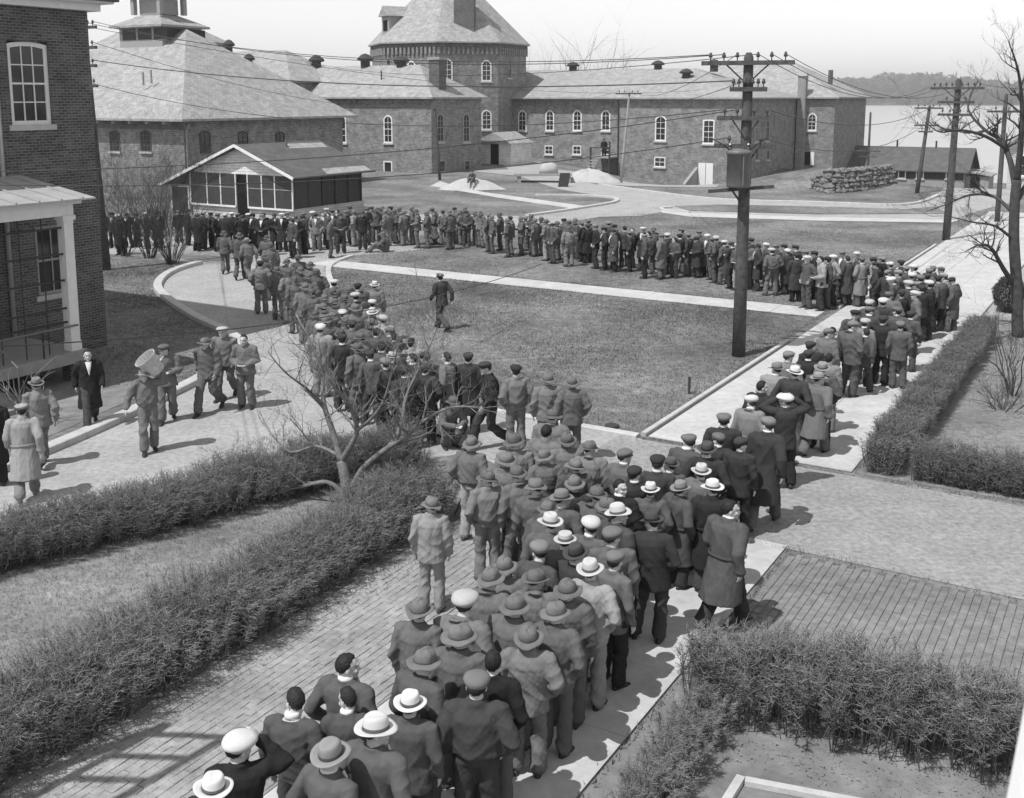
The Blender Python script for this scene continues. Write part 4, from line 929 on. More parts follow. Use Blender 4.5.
# short rough grass on the strip between the hedges and scattered leaf litter
def rough_grass():
    r = np.random.default_rng(4); n = 26000; nn = r.uniform(-15.5,-10.4,n); ss = r.uniform(4,16.5,n)
    P = np.stack([NX*nn+UX*ss, NY*nn+UY*ss, np.full(n,.008)],1); Q = P + np.stack([r.normal(0,.02,n), r.normal(0,.02,n), r.uniform(.02,.06,n)],1)
    V, F = strips(P, Q, np.full(n,.004), np.full(n,.001)); o = stuff(link('rough_grass', tri_mesh('rough_grass', V, F, ['blade']))); tag(o, 'short rough grass on the strip between the hedges', 'grass')
    n = 2600; nn = np.concatenate([r.uniform(-9.6,-9.0,n), r.uniform(-4.3,3,n)]); ss = np.concatenate([r.uniform(5,15.5,n), r.uniform(10.2,11.6,n)]); n *= 2
    P = np.stack([NX*nn+UX*ss, NY*nn+UY*ss, np.full(n,.035)],1); V, F = leaves(P, r.uniform(.012,.028,n), r); V[:,2] = np.abs(V[:,2]-.035)*.5+.034
    o = stuff(link('leaf_litter', tri_mesh('leaf_litter', V, F, ['blade']))); tag(o, 'dead leaves and litter lying along the hedge bottoms', 'litter')
rough_grass()

def tufts(name, label, polys, count, seed, hmin, hmax, wd, material, edge=None):
    """single upright blades; polys are outlines on the ground"""
    r = np.random.default_rng(seed); P = []
    for poly, n in polys:
        q = np.array([(p[0],p[1]) for p in poly]); lo, hi = q.min(0), q.max(0); c = r.uniform(lo, hi, (n*2,2)); ins = np.zeros(len(c), bool); j = len(q)-1
        for i in range(len(q)):
            a, b = q[i], q[j]; cond = ((a[1] > c[:,1]) != (b[1] > c[:,1])); xi = (b[0]-a[0])*(c[:,1]-a[1])/(b[1]-a[1]+1e-12)+a[0]; ins ^= cond & (c[:,0] < xi); j = i
        P.append(c[ins][:n])
    if edge:
        for line, n, sp in edge:
            l = np.array([(p[0],p[1]) for p in line]); seg = r.integers(0, len(l)-1, n); t = r.uniform(0,1,(n,1)); P.append(l[seg]+(l[seg+1]-l[seg])*t + r.normal(0,sp,(n,2)))
    c = np.concatenate(P); n = len(c); a = r.uniform(0,6.283,n); w = r.uniform(.5,1.3,n)*wd; h = r.uniform(hmin,hmax,n)*(1+.5*np.sin(c[:,0]*.9)*np.sin(c[:,1]*.7)); z = np.zeros(n)
    dx, dy = np.cos(a)*w, np.sin(a)*w; V = np.stack([np.stack([c[:,0]-dx,c[:,1]-dy,z],1), np.stack([c[:,0]+dx,c[:,1]+dy,z],1), np.stack([c[:,0]+r.normal(0,.03,n),c[:,1]+r.normal(0,.03,n),h],1)],1).reshape(-1,3)
    o = stuff(link(name, tri_mesh(name, V, np.arange(len(V)).reshape(-1,3), [material]))); tag(o, label, 'grass')
lawn_poly = [NS(-8.95,20.1), NS(-8.95,33.9)] + [NS(-29,33.9)] + lawn_edge[::1] + [NS(-13,20.0)]
tufts('lawn_grass', 'short thin grass of the middle lawn', [(lawn_poly, 70000), ([NS(-8.95,35.8), NS(-8.95,60), NS(-32,60), NS(-32,35.8)], 50000)], 0, 21, .02, .06, .012, 'lawn_blade', edge=[([NS(-8.9,20), NS(-8.9,54)], 2500, .05), (lawn_edge[2:], 2500, .12), ([NS(-29,34.05), NS(-9,34.05)], 2500, .06), ([NS(-29,35.7), NS(-9,35.7)], 2500, .06)])
tufts('dry_lawn_grass', 'thin dry grass on the lawn behind the right hedge', [([NS(-3.4,20.9), NS(6,20.9), NS(6,36), NS(-3.4,36)], 26000)], 0, 22, .015, .05, .009, 'blade')
tufts('house_grass', 'thin grass between porch and road kerb', [([p + Vector((-.25,.1,0)) for p in kerb_left[22:]] + gp([(170,264),(108,258),(90,262)]) + [NS(-26.5,21), NS(-25,20), NS(-24.5,16)], 22000)], 0, 23, .02, .06, .012, 'lawn_blade', edge=[])
tufts('seam_grass', 'weeds and grass along the edges of walks and streets', [], 0, 24, .02, .07, .010, 'lawn_blade', edge=[([NS(-4.42,19.9), NS(-4.42,34)], 1600, .05), ([NS(-4.44,5), NS(-4.44,15.9)], 500, .03), ([NS(-9.2,15.85), NS(12,15.8)], 1200, .07), ([NS(-4,19.85), NS(12,19.85)], 1500, .10), ([NS(-9.45,5), NS(-9.45,15.6)], 1500, .10), ([NS(-8.6,19.85), NS(-4.4,19.85)], 250, .04)])
def pebbles():
    r = np.random.default_rng(9); n = 9000; nn = np.concatenate([r.uniform(-9,14,n), r.uniform(-24,-10,n)]); ss = np.concatenate([r.uniform(15.9,19.8,n), r.uniform(16,24,n)]); n *= 2
    P = np.stack([NX*nn+UX*ss, NY*nn+UY*ss, np.full(n,.012)],1); V, F = leaves(P, r.uniform(.006,.02,n), r); V[:,2] = np.abs(V[:,2]-.012)*.6+.012
    o = stuff(link('gravel', tri_mesh('gravel', V, F, ['kerb_stone']))); tag(o, 'loose grit and litter scattered over the dirt street', 'gravel')
pebbles()

# ================================================================== POLES, WIRES, SMALL THINGS
def insul(parent, p, r=.05, h=.14):
    MB().lathe([(.015,-.08),(.015,0),(r,.01),(r*1.05,h*.45),(r*.7,h*.6),(r*.8,h*.8),(.01,h)], 8, p).build('insulator', 'insulator', parent, True)
def pole(label, base, h, r0, r1, arms, lean=(0,0), brace=True, wood='pole_wood'):
    """arms: (height, half length, number of insulators, angle from N)"""
    t = thing('utility_pole', label, 'utility pole', base, 'utility poles')
    tip = Vector((base.x+lean[0], base.y+lean[1], base.z+h)); at = lambda z: Vector(base).lerp(tip, z/h)
    m = MB(); zs = [-.3, h*.3, h*.6, h-.12, h]; m.tube([at(z) for z in zs], [r0, r0*.7+r1*.3, r0*.4+r1*.6, r1, r1*.55], 12); m.build('shaft', wood, t, smooth=True)
    ends = []
    for (z, hl, k, ang) in arms:
        a = R(30.87+90+ang); d = Vector((math.sin(a), math.cos(a), 0)); f = Vector((-d.y, d.x, 0))
        if f.y > 0: f = -f
        c = at(z) + f*(r1+.05); m = MB(); m.bar(c-d*hl, c+d*hl, .09, .115); arm = m.build('crossarm', 'pole_wood', t)
        if brace and hl > .5:
            for s in (-1, 1): MB().bar(c+d*s*hl*.45+Vector((0,0,-.05)), at(z-.55)+f*(r1+.02), .02, .04).build('brace', 'iron', t)
        row = []
        for j in range(k):
            u = -1+2*(j+.5)/k; u = (abs(u)*.92+.08)*(1 if u > 0 else -1); q = c+d*u*hl*.95+Vector((0,0,.14)); insul(arm, q); row.append(q+Vector((0,0,.08)))
        ends.append(row)
    return t, ends
E1 = pole('massive nearest pole with grey transformer standing on the lawn', G(738.5,356), 8.15, .185, .125, [(7.88,1.2,6,-10), (7.2,.48,6,-25), (6.45,.75,4,-10), (5.72,.8,2,-10)])
def transformer(t):
    p = G(738.5,356); c = p + Vector((-.24,-.34,5.15)); m = MB(); m.lathe([(.02,-.5),(.29,-.5),(.31,-.46),(.31,.36),(.34,.37),(.34,.44),(.28,.48),(.05,.52)], 18, c); tr = m.build('transformer', 'grey_metal', t[0], smooth=True)
    for k in range(2):
        a = 2*math.pi*(k*.22-.22); MB().bar(c+Vector((math.cos(a)*.32, math.sin(a)*.32,-.44)), c+Vector((math.cos(a)*.32, math.sin(a)*.32,.34)), .03, .03).build('cooling_fin', 'grey_metal', tr)
    for s in (-1,1): 
        MB().tube([c+Vector((s*.25,0,.46)), c+Vector((s*.42,-.1,.62)), c+Vector((s*.72,.1,.78))], .02, 5).build('lead', 'iron', tr)
        MB().lathe([(.05,0),(.06,.05),(.04,.1),(.06,.15),(.03,.2)], 8, c+Vector((s*.24,0,.46))).build('bushing', 'insulator', tr)
    MB().bar(c+Vector((-.75,.15,-.62)), c+Vector((1.0,.22,-.5)), .07, .09).build('hanger_arm', 'pole_wood', tr)
    MB().bar(c+Vector((-.2,.1,-.5)), p+Vector((0,0,4.1)), .04, .04).build('strut', 'iron', tr); MB().bar(c+Vector((.3,.1,-.5)), p+Vector((0,0,4.1)), .04, .04).build('strut', 'iron', tr)
transformer(E1)
E2 = pole('tall three-armed pole beside the walk at upper right', G(946,240), 7.9, .19, .14, [(7.42,1.25,8,6), (6.75,.85,2,6), (6.15,.8,4,6)], lean=(.12,0))
p3 = G(917,193); E3 = pole('slightly leaning pole between the river shed and tall pole', p3, 6.4, .16, .11, [(6.2,1.0,4,0), (4.95,.85,4,0), (4.5,.5,2,0)], lean=(.55,0), brace=False)
p4 = atY(868, 163, 112); E4 = pole('thin distant pole on the bank against the water', Vector((p4.x,p4.y,terr(p4.x,p4.y))), atY(868,112,112).z-terr(p4.x,p4.y), .14, .1, [(4.6,1.2,4,0), (4.0,.9,2,0)], brace=False)
p5 = G(997,222); E5 = pole('bare-topped pole behind the limbs of the right-hand tree', p5, 7.2, .15, .11, [(6.2,.9,2,0)], brace=False)
p6 = G(621,181); E6 = pole('pale thin leaning pole in front of the long brick range', p6, atY(628,91,p6.y).z, .14, .09, [(atY(628,93,p6.y).z-.05,1.25,4,8)], lean=(.6,0), brace=False, wood='pale_wood')
p9 = G(440,181); E9 = pole('thin pole close to the dark end of the brick wing', p9, atY(435,106,p9.y).z, .13, .1, [(atY(435,107,p9.y).z-.1,.7,2,0)], lean=(-.4,0), brace=False)
p10 = G(106.5,270); E10 = pole('pole half hidden behind the corner of the left brick house', p10, atY(90,20,p10.y).z, .19, .13, [(atY(90,28,p10.y).z,1.0,6,0), (atY(92,48,p10.y).z,.9,4,0), (atY(93,66,p10.y).z,.8,4,0), (atY(94,86,p10.y).z,.75,4,0)], lean=(-.35,0))
def wire(label, a, b, sag, r=.011):
    n = 18; pts = []
    for i in range(n+1):
        t = i/n; p = Vector(a).lerp(Vector(b), t); p.z -= sag*4*t*(1-t); pts.append(p)
    o = MB().tube(pts, r, 4).build('wire', 'iron', None, uv=False); tag(o, label, 'wire', 'overhead wires')
W = lambda lab, a, b, s, r=.011: wire(lab, a, b, s, r)
A10, A1, A2, A6, A3 = E10[1], E1[1], E2[1], E6[1], E3[1]
offL = lambda y, z: Vector((-30, y, z))
W('topmost wire running from left house pole into upper frame', A10[0][0], atY(700,90,95), 1.2)
W('wire from left pole top arm to nearest pole, upper strand', A10[0][3], A1[0][0], .7)
W('wire from left pole top arm to nearest pole, lower strand', A10[0][5], A1[0][1], .8)
W('thick wire across the pale hip roof to the nearest pole', A10[2][3], A1[1][0], .5, .016)
W('wire crossing the hut gable to the nearest pole lower arm', A10[3][1], A1[2][0], 1.0)
W('upper low wire in front of the hut screens', atY(-40,172,24), A1[2][1], .35)
W('lower low wire in front of the hut screens', atY(-40,184,24), A1[3][0], .45)
W('lowest left wire passing before the porch roof', atY(-60,20,16), A10[1][2], .2)
W('second left wire slanting down past the sash window', atY(-60,-10,16), A10[0][1], .2)
W('wire from thin pole by the long range to the nearest pole', A6[0][1], A1[1][2], .8)
W('wire from thin pole to nearest pole, higher strand', A6[0][2], A1[0][2], .7)
W('long wire over the tower roof towards the nearest pole', atY(300,60,80), A1[0][3], .8)
for k, (i, j) in enumerate(((3,0), (4,2), (5,5))):
    W(('first','second','third')[k] + ' high wire between nearest pole and tall three-armed pole', A1[0][i], A2[0][j], .9)
W('wire from transformer arm to middle arm of the tall pole', A1[2][3], A2[1][0], .8)
W('slack wire from transformer arm to lowest arm of tall pole', A1[3][1], A2[2][0], 1.0)
W('wire from tall pole top arm to leaning pole', A2[0][1], A3[0][1], .3)
W('wire from tall pole lower arm to leaning pole', A2[2][1], A3[1][1], .3)
W('wire from leaning pole to thin distant pole, upper', A3[0][0], E4[1][0][3], .7)
W('wire from leaning pole to thin distant pole, lower', A3[1][0], E4[1][1][1], .8)
W('wire from distant pole to the end of the long range', E4[1][0][0], NS(LR_N+3, LR_S+17, 6), .7)
W('wire from the tall pole top arm to the right frame edge', A2[0][7], atY(1100,80,40), .3)
W('wire from tall pole to pole behind the right tree', A2[1][1], E5[1][0][0], .3)
W('wire from thin pole by the wing to the thin range pole', E9[1][0][1], A6[0][0], .8)
W('wire from left pole to the thin pole by the wing', A10[1][3], E9[1][0][0], 1.0)
W('pale guy wire slanting across the road in front of the porch', atY(-30,348,15), G(235,316)+Vector((10,2,1.4)), .5)
# stacked-stone revetment on the bank
def rock_wall():
    c0 = G(816,192); t = thing('stone_revetment', 'rough dark stone revetment holding the grass bank at right', 'stone wall', c0)
    line = smooth_line(gp([(814,190),(828,193),(850,192),(872,190),(893,187)]), 6); rr = random.Random(3); n = 0
    cum = [0]
    for a, b in zip(line, line[1:]): cum.append(cum[-1]+(b-a).length)
    for row in range(5):
        d = rr.uniform(0,.3)
        while d < cum[-1]:
            i = max(j for j in range(len(cum)) if cum[j] <= d); i = min(i, len(line)-2); p = line[i].lerp(line[i+1], (d-cum[i])/max(cum[i+1]-cum[i],1e-6)); w_ = rr.uniform(.35,.7)
            bm = bmesh.new(); bmesh.ops.create_icosphere(bm, subdivisions=2, radius=1)
            sx, sy, sz = w_*.6, .35, .24; o1, o2, o3 = rr.uniform(0,9), rr.uniform(0,9), rr.uniform(0,9)
            for v in bm.verts:
                k = 1+.18*math.sin(v.co.x*4+o1)*math.cos(v.co.y*3+o2)+.12*math.sin(v.co.z*6+o3); v.co = Vector((v.co.x*sx*k, v.co.y*sy*k, v.co.z*sz*k))
            me = bpy.data.meshes.new('stone'); bm.to_mesh(me); bm.free(); me.materials.append(MATS['stone'])
            hmax = 1.45*min(1, .55+d/6) 
            if row*.36 < hmax:
                o = link('stone', me, t); o.location = p + Vector((0, row*.13, .12+row*.36)) - Vector(c0); o.rotation_euler = (rr.uniform(-.3,.3), rr.uniform(-.2,.2), rr.uniform(-.4,.4))
            d += w_*1.02
rock_wall()
# builders' leavings in front of the long range
def heap(name, label, c, rx, ry, h, material, seed):
    r = random.Random(seed); m = MB(); n, k = 22, 7; vs = []
    for i in range(k+1):
        t = i/k
        for j in range(n):
            a = 2*math.pi*j/n; q = 1+.12*math.sin(3*a+seed)+.08*math.sin(7*a+seed*2)+r.uniform(-.03,.03); vs.append((c.x+rx*t*q*math.cos(a), c.y+ry*t*q*math.sin(a), c.z-.05+h*(1-t*t)**1.3*(1+r.uniform(-.10,.10)+.12*math.sin(2*a+seed))))
    m.v = vs; m.f = [(i*n+j, i*n+(j+1)%n, (i+1)*n+(j+1)%n, (i+1)*n+j) for i in range(k) for j in range(n)]; o = m.build(name, material, None, True); tag(o, label, 'heap')
def tp(px, py, z=0):
    p = G(px, py, z); 
    for _ in range(6): p = G(px, py, terr(p.x, p.y))
    return p
heap('sand_heap', 'pale sand heap beside the road in front of the long range', tp(588,181), 2.6, 2.2, 1.0, 'sand', 2)
heap('earth_heap', 'dark spread heap of earth against the long range', tp(665,181), 4.2, 2.2, .7, 'dark_dirt', 5)
heap('pale_mound', 'long pale mound beside the thin pole by the wing', tp(470,189), 2.6, 1.3, .8, 'sand', 8)
q = tp(545,182); t = thing('mixing_platform', 'pale low plank platform with sack on top near the sand heap', 'platform', q)
f = lambda a, b, z: (q.x+a, q.y+b, q.z+z)
for k in range(6): MB(f).box(-2.6, 2.2, -.9+k*.32, -.6+k*.32, .55, .72).build('plank', 'pale_wood', t)
for a in (-2.3, 1.8): MB(f).box(a, a+.3, -.8, .9, 0, .54).build('trestle', 'pale_wood', t)
m = MB(f); m.rings([((0.3,0,.72),(.8,0,0),(0,.5,0)), ((.3,0,1.1),(.75,0,0),(0,.48,0)), ((.35,0,1.5),(.6,0,0),(0,.4,0)), ((.35,0,1.62),(.2,0,0),(0,.2,0))], 12)
o = m.build('cement_sack', 'sand', None, True); tag(o, 'pale sack standing on the plank platform', 'sack')
q2 = tp(563,187); o = MB(lambda a,b,z: (q2.x+a+z*.15, q2.y+b, q2.z+z)).box(-.4,.4,-.08,.08,0,1.1).build('dark_board', 'dark_wood', None); tag(o, 'dark upright board leaning beside the plank platform', 'board')
# stake, drain cover and garden edging
q = G(689,394); o = MB().bar(q, q+Vector((0,0,.42)), .05, .05).build('stake', 'dark_wood'); tag(o, 'short dark stake by the walk kerb', 'stake')
for px, py, lab in ((612,427,'small dark iron lid in the lawn near the front kerb'),):
    q = G(px,py); m = MB(); m.lathe([(.16,0),(.16,.04),(.12,.06),(.01,.065)], 14, q); o = m.build('iron_lid', 'iron'); tag(o, lab, 'lid')
t = thing('board_edging', 'white board edging round a planting bed at bottom right', 'edging', NS(-3.3,10))
MB(frame(0,0)).box(-3.22,-3.13,7.0,9.93,.01,.07).build('board', 'concrete', t); MB().bar(NS(-3.12,9.9,.04), NS(.8,10.8,.04), .09, .06).build('board', 'concrete', t)
# low wire fence at the far end of the dry lawn
t = thing('wire_fence', 'low wire fence between walk hedge end and right tree', 'fence', NS(-3.3,36.6))
for k in range(6): MB().bar(NS(-3.2+k*.75,36.6,0), NS(-3.2+k*.75,36.6,.75), .05).build('fence_post', 'pale_wood', t)
for z in (.25,.5,.72): MB().tube([NS(-3.2,36.6,z), NS(.6,36.6,z)], .012, 4).build('fence_wire', 'grey_metal', t)
# white jamb of the window the picture was taken from
t = thing('window_jamb', 'blurred white window jamb at the bottom right corner', 'window jamb', (0.62,.95,5.9))
MB().add([(.566,1.05,6.2),(.62,1.05,6.2),(.62,1.12,6.2),(.566,1.12,6.2),(.69,1.15,6.85),(.74,1.15,6.85),(.74,1.22,6.85),(.69,1.22,6.85)], [(0,3,2,1),(4,5,6,7),(0,1,5,4),(1,2,6,5),(2,3,7,6),(3,0,4,7)]).build('casing', 'white_paint', t)
# open wooden stair of the house the picture was taken from (out of frame; its rail throws the barred shadow on the path)
t = thing('shadow_ladder', 'steep open wooden stair standing out of frame at lower left', 'stair', (-7.2,7.0,0))
def lad(u, v): return Vector((-7.4,6.9,4.6)) + Vector((.95,1.35,.55))*u + Vector((.25,-.18,.42))*v
for v in (-1, 1): MB().bar(lad(-.2,v), lad(1.6,v), .1, .12).build('rail', 'pale_wood', t)
for k in range(7): MB().bar(lad(k*.25,-1), lad(k*.25,1), .09, .05).build('baluster', 'pale_wood', t)
for u in (-.2, 1.6):
    q = lad(u,-1); MB().bar((q.x,q.y,0), q, .12).build('post', 'pale_wood', t)
# ------------------------------------------------------------------ river air
m = MB(); m.box(-3300,3300,-70,3000,-9.5,75); hz = bpy.data.materials.new('haze'); hz.use_nodes = True; tt = hz.node_tree
for nd in list(tt.nodes):
    if nd.type == 'BSDF_PRINCIPLED': tt.nodes.remove(nd)
pv = tt.nodes.new('ShaderNodeVolumePrincipled'); pv.inputs['Color'].default_value = (1,1,1,1); pv.inputs['Density'].default_value = .00033; pv.inputs['Anisotropy'].default_value = .2
tt.links.new(pv.outputs[0], [n for n in tt.nodes if n.type == 'OUTPUT_MATERIAL'][0].inputs['Volume'])
stuff(m.build('haze', hz, None, uv=False))

# ================================================================== PEOPLE
def V3(*a): return Vector(a)
def pose_make(kind):
    """joints of a 1.74 m man facing +Y; right hand = +X"""
    J = dict(pelvis=V3(0,0,.95), chest=V3(0,-.015,1.24), neck=V3(0,-.01,1.475), head=V3(0,.025,1.592),
             hip={-1:V3(-.095,0,.93), 1:V3(.095,0,.93)}, knee={-1:V3(-.11,.03,.5), 1:V3(.11,.03,.5)}, ankle={-1:V3(-.12,-.03,.09), 1:V3(.12,-.03,.09)}, foot={-1:.15, 1:-.15},
             sh={-1:V3(-.19,-.01,1.405), 1:V3(.19,-.01,1.405)}, el={-1:V3(-.265,-.045,1.13), 1:V3(.265,-.045,1.13)}, wr={-1:V3(-.255,.05,.89), 1:V3(.255,.05,.89)}, hd={-1:V3(-.03,.25,-1), 1:V3(.03,.25,-1)}, pitch=0.0, footpitch={-1:0,1:0})
    if kind == 'stand': pass
    elif kind == 'pockets':
        for s in (-1,1): J['el'][s] = V3(s*.315,-.10,1.15); J['wr'][s] = V3(s*.215,.07,.95); J['hd'][s] = V3(-s*.3,.5,-1)
    elif kind == 'slouch':
        J['pelvis'] += V3(.04,0,0); J['hip'] = {s: J['hip'][s]+V3(.04,0,0) for s in (-1,1)}; J['ankle'][-1] += V3(-.08,.06,0); J['knee'][-1] += V3(-.02,.06,0); J['knee'][1] += V3(.03,-.02,0)
        J['chest'] += V3(.01,-.02,0); J['neck'] += V3(-.01,.02,-.01); J['head'] += V3(-.01,.05,-.015); J['pitch'] = -.18
        J['el'][1] = V3(.31,-.08,1.13); J['wr'][1] = V3(.2,.09,.97); J['hd'][1] = V3(-.4,.4,-1)
    elif kind == 'clasp':
        for s in (-1,1): J['el'][s] = V3(s*.275,.0,1.13); J['wr'][s] = V3(s*.10,.215,1.05); J['hd'][s] = V3(-s*1,.35,-.1)
        J['head'] += V3(0,.015,-.005)
    elif kind == 'crossed':
        for s in (-1,1): J['el'][s] = V3(s*.27,.06,1.14); J['wr'][s] = V3(s*-.02,.23,1.2+.03*s); J['hd'][s] = V3(-s*1,.05,.1)
    elif kind in ('walk', 'stride'):
        k = 1 if kind == 'walk' else 1.35
        J['knee'][1] = V3(.10,.17*k,.53); J['ankle'][1] = V3(.10,.24*k,.10); J['knee'][-1] = V3(-.10,.02,.5); J['ankle'][-1] = V3(-.10,-.32*k,.17); J['footpitch'][-1] = -.6; J['foot'] = {-1:.05,1:-.05}
        J['el'][1] = V3(.27,-.15,1.15); J['wr'][1] = V3(.28,-.12,.92); J['el'][-1] = V3(-.265,.03,1.13); J['wr'][-1] = V3(-.25,.20,.95); J['hd'] = {-1:V3(.1,.6,-1),1:V3(-.05,.1,-1)}
        J['chest'] += V3(0,.03,0); J['neck'] += V3(0,.05,0); J['head'] += V3(0,.06,0); J['sh'] = {s: J['sh'][s]+V3(0,.045,0) for s in (-1,1)}
    elif kind == 'hatfix':
        for s in (-1,1): J['el'][s] = V3(s*.37,.06,1.47); J['wr'][s] = V3(s*.155,.06,1.63); J['hd'][s] = V3(-s*.6,.1,.9); J['sh'][s] = V3(s*.2,-.01,1.42)
    elif kind == 'onehand':
        J['el'][1] = V3(.36,.08,1.40); J['wr'][1] = V3(.15,.13,1.60); J['hd'][1] = V3(-.6,.1,.9); J['sh'][1] = V3(.2,-.01,1.42)
    elif kind == 'carry':
        J['el'][-1] = V3(-.34,.06,1.42); J['wr'][-1] = V3(-.30,.10,1.66); J['hd'][-1] = V3(.2,.1,1); J['sh'][-1] = V3(-.2,0,1.43)
        J['el'][1] = V3(.33,-.02,1.16); J['wr'][1] = V3(.40,.13,.98); J['hd'][1] = V3(.2,.35,-1); J['head'] += V3(.04,.02,-.01)
        J['knee'][1] = V3(.10,.12,.52); J['ankle'][1] = V3(.10,.14,.10); J['ankle'][-1] = V3(-.09,-.12,.1)
    elif kind == 'eat':
        J['el'][1] = V3(.29,.05,1.16); J['wr'][1] = V3(.09,.2,1.38); J['hd'][1] = V3(-.4,.1,.9); J['el'][-1] = V3(-.29,.02,1.14); J['wr'][-1] = V3(-.10,.22,1.14); J['hd'][-1] = V3(.9,.3,.1)
        J['knee'][1] = V3(.10,.14,.52); J['ankle'][1] = V3(.10,.18,.10); J['ankle'][-1] = V3(-.10,-.2,.12)
    elif kind == 'crouch':
        J.update(pelvis=V3(0,-.12,.34), chest=V3(0,.02,.62), neck=V3(0,.13,.84), head=V3(0,.2,.97)); J['hip'] = {s: V3(s*.1,-.1,.34) for s in (-1,1)}; J['knee'] = {s: V3(s*.17,.26,.47) for s in (-1,1)}; J['ankle'] = {s: V3(s*.13,.02,.09) for s in (-1,1)}
        J['sh'] = {s: V3(s*.19,.09,.78) for s in (-1,1)}; J['el'] = {s: V3(s*.26,.26,.56) for s in (-1,1)}; J['wr'] = {s: V3(s*.08,.42,.55) for s in (-1,1)}; J['hd'] = {s: V3(-s*.6,.5,-.3) for s in (-1,1)}; J['pitch'] = -.1
    elif kind == 'sit':
        J.update(pelvis=V3(0,-.1,.14), chest=V3(0,-.14,.43), neck=V3(0,-.05,.66), head=V3(0,.01,.80)); J['hip'] = {s: V3(s*.1,-.06,.13) for s in (-1,1)}; J['knee'] = {s: V3(s*.2,.32,.36) for s in (-1,1)}; J['ankle'] = {s: V3(s*.10,.55,.09) for s in (-1,1)}
        J['sh'] = {s: V3(s*.19,-.06,.6) for s in (-1,1)}; J['el'] = {s: V3(s*.27,.1,.38) for s in (-1,1)}; J['wr'] = {s: V3(s*.12,.3,.38) for s in (-1,1)}; J['hd'] = {s: V3(-s*.5,.6,-.1) for s in (-1,1)}
    J['low'] = kind in ('crouch', 'sit')
    return J
POSE = {k: pose_make(k) for k in ('stand','pockets','slouch','clasp','crossed','walk','stride','hatfix','onehand','carry','eat','crouch','sit')}
def remesh(name, mb, voxel, smooth=3, dec=None, disp=None, material='cloth', tint=None):
    me = bpy.data.meshes.new(name); me.from_pydata([tuple(v) for v in mb.v], [], mb.f)
    o = bpy.data.objects.new(name, me); C.objects.link(o)
    bm = bmesh.new(); bm.from_mesh(me); bmesh.ops.recalc_face_normals(bm, faces=bm.faces[:]); bm.to_mesh(me); bm.free()
    md = o.modifiers.new('r', 'REMESH'); md.mode = 'VOXEL'; md.voxel_size = voxel
    md = o.modifiers.new('s', 'SMOOTH'); md.iterations = smooth; md.factor = .5
    if dec: md = o.modifiers.new('d', 'DECIMATE'); md.ratio = dec
    dg = bpy.context.evaluated_depsgraph_get(); out = bpy.data.meshes.new_from_object(o.evaluated_get(dg)); out.name = name
    bpy.data.objects.remove(o); bpy.data.meshes.remove(me)
    n = len(out.vertices)
    if disp is not None or tint is not None:
        co = np.empty(n*3, dtype=np.float32); out.vertices.foreach_get('co', co); co = co.reshape(-1,3)
        if disp is not None:
            no = np.empty(n*3, dtype=np.float32); out.vertices.foreach_get('normal', no); no = no.reshape(-1,3)
            co2 = co + no*disp(co, no)[:,None]; out.vertices.foreach_set('co', co2.astype(np.float32).ravel())
        if tint is not None:
            a = out.color_attributes.new('tint', 'FLOAT_COLOR', 'POINT'); g = tint(co); a.data.foreach_set('color', np.stack([g,g,g,np.ones(n)],1).astype(np.float32).ravel())
    out.materials.clear(); out.materials.append(MATS[material]); out.shade_smooth(); out.update()
    return out
def folds(amp, seed, hz=1.0, stretch=(1,1,1), zc=1.0):
    """wrinkles of worn cloth: hanging folds, gathers at the waist and rings on the bent sleeves"""
    r = np.random.default_rng(seed); ph = r.uniform(0, 6.3, 12); sg = r.choice((-1,1), 3)
    S = lambda a: 1-2*np.abs(np.sin(a/2))**.75
    def f(co, no):
        x, y, z = co[:,0], co[:,1], co[:,2]; out = (np.abs(x) > .21)*1.0
        a = S(27*hz*x*stretch[0] + 2.6*np.sin(7*z+ph[0]) + 6*y + sg[0]*5*z*stretch[2] + ph[1])
        b = S(46*hz*z*stretch[2] + 3.2*np.sin(12*x+ph[2]) + 8*y + ph[3])*(.25 + .75*np.exp(-((z-zc)/.14)**2) + .55*out)
        c = S(52*hz*(sg[1]*x*.7+z*.7*stretch[2]) + 2.2*np.sin(10*y+9*z+ph[4]) + ph[5])*(.5+.5*np.sin(9*x+5*z+ph[6]))
        d = np.sin(95*x+ph[7]+2*np.sin(20*z))*np.sin(80*z*stretch[2]+ph[8]+2*np.sin(17*y))*.25
        return amp*(a*.8+b*.9+c*.7+d)
    return f
def limb(m, pts, rad, n=12):
    """closed tube with rounded ends through the joints, slightly curved"""
    ps = []; rs = []
    for i in range(len(pts)-1):
        for j in range(5):
            t = j/5; ps.append(pts[i].lerp(pts[i+1], t)); rs.append(rad[i]*(1-t)+rad[i+1]*t)
    ps.append(pts[-1]); rs.append(rad[-1])
    d0 = (ps[0]-ps[1]).normalized(); d1 = (ps[-1]-ps[-2]).normalized()
    ps = [ps[0]+d0*rs[0]*.7] + ps + [ps[-1]+d1*rs[-1]*.7]; rs = [rs[0]*.6] + rs + [rs[-1]*.6]
    m.tube(ps, rs, n)
def spine(J, t):
    """t 0 pelvis .. 1 neck"""
    a, b, c = J['pelvis'], J['chest'], J['neck']
    p = (a*(1-t)*(1-t) + (b*2-(a+c)*.5)*2*t*(1-t) + c*t*t) if 0 <= t <= 1 else a + (b-a).normalized()*(t*.52)
    q = 1e-3; tt = min(max(t,0),1); d = ((b*2-(a+c)*.5-a)*(1-tt) + (c-(b*2-(a+c)*.5))*tt).normalized()
    return p, d
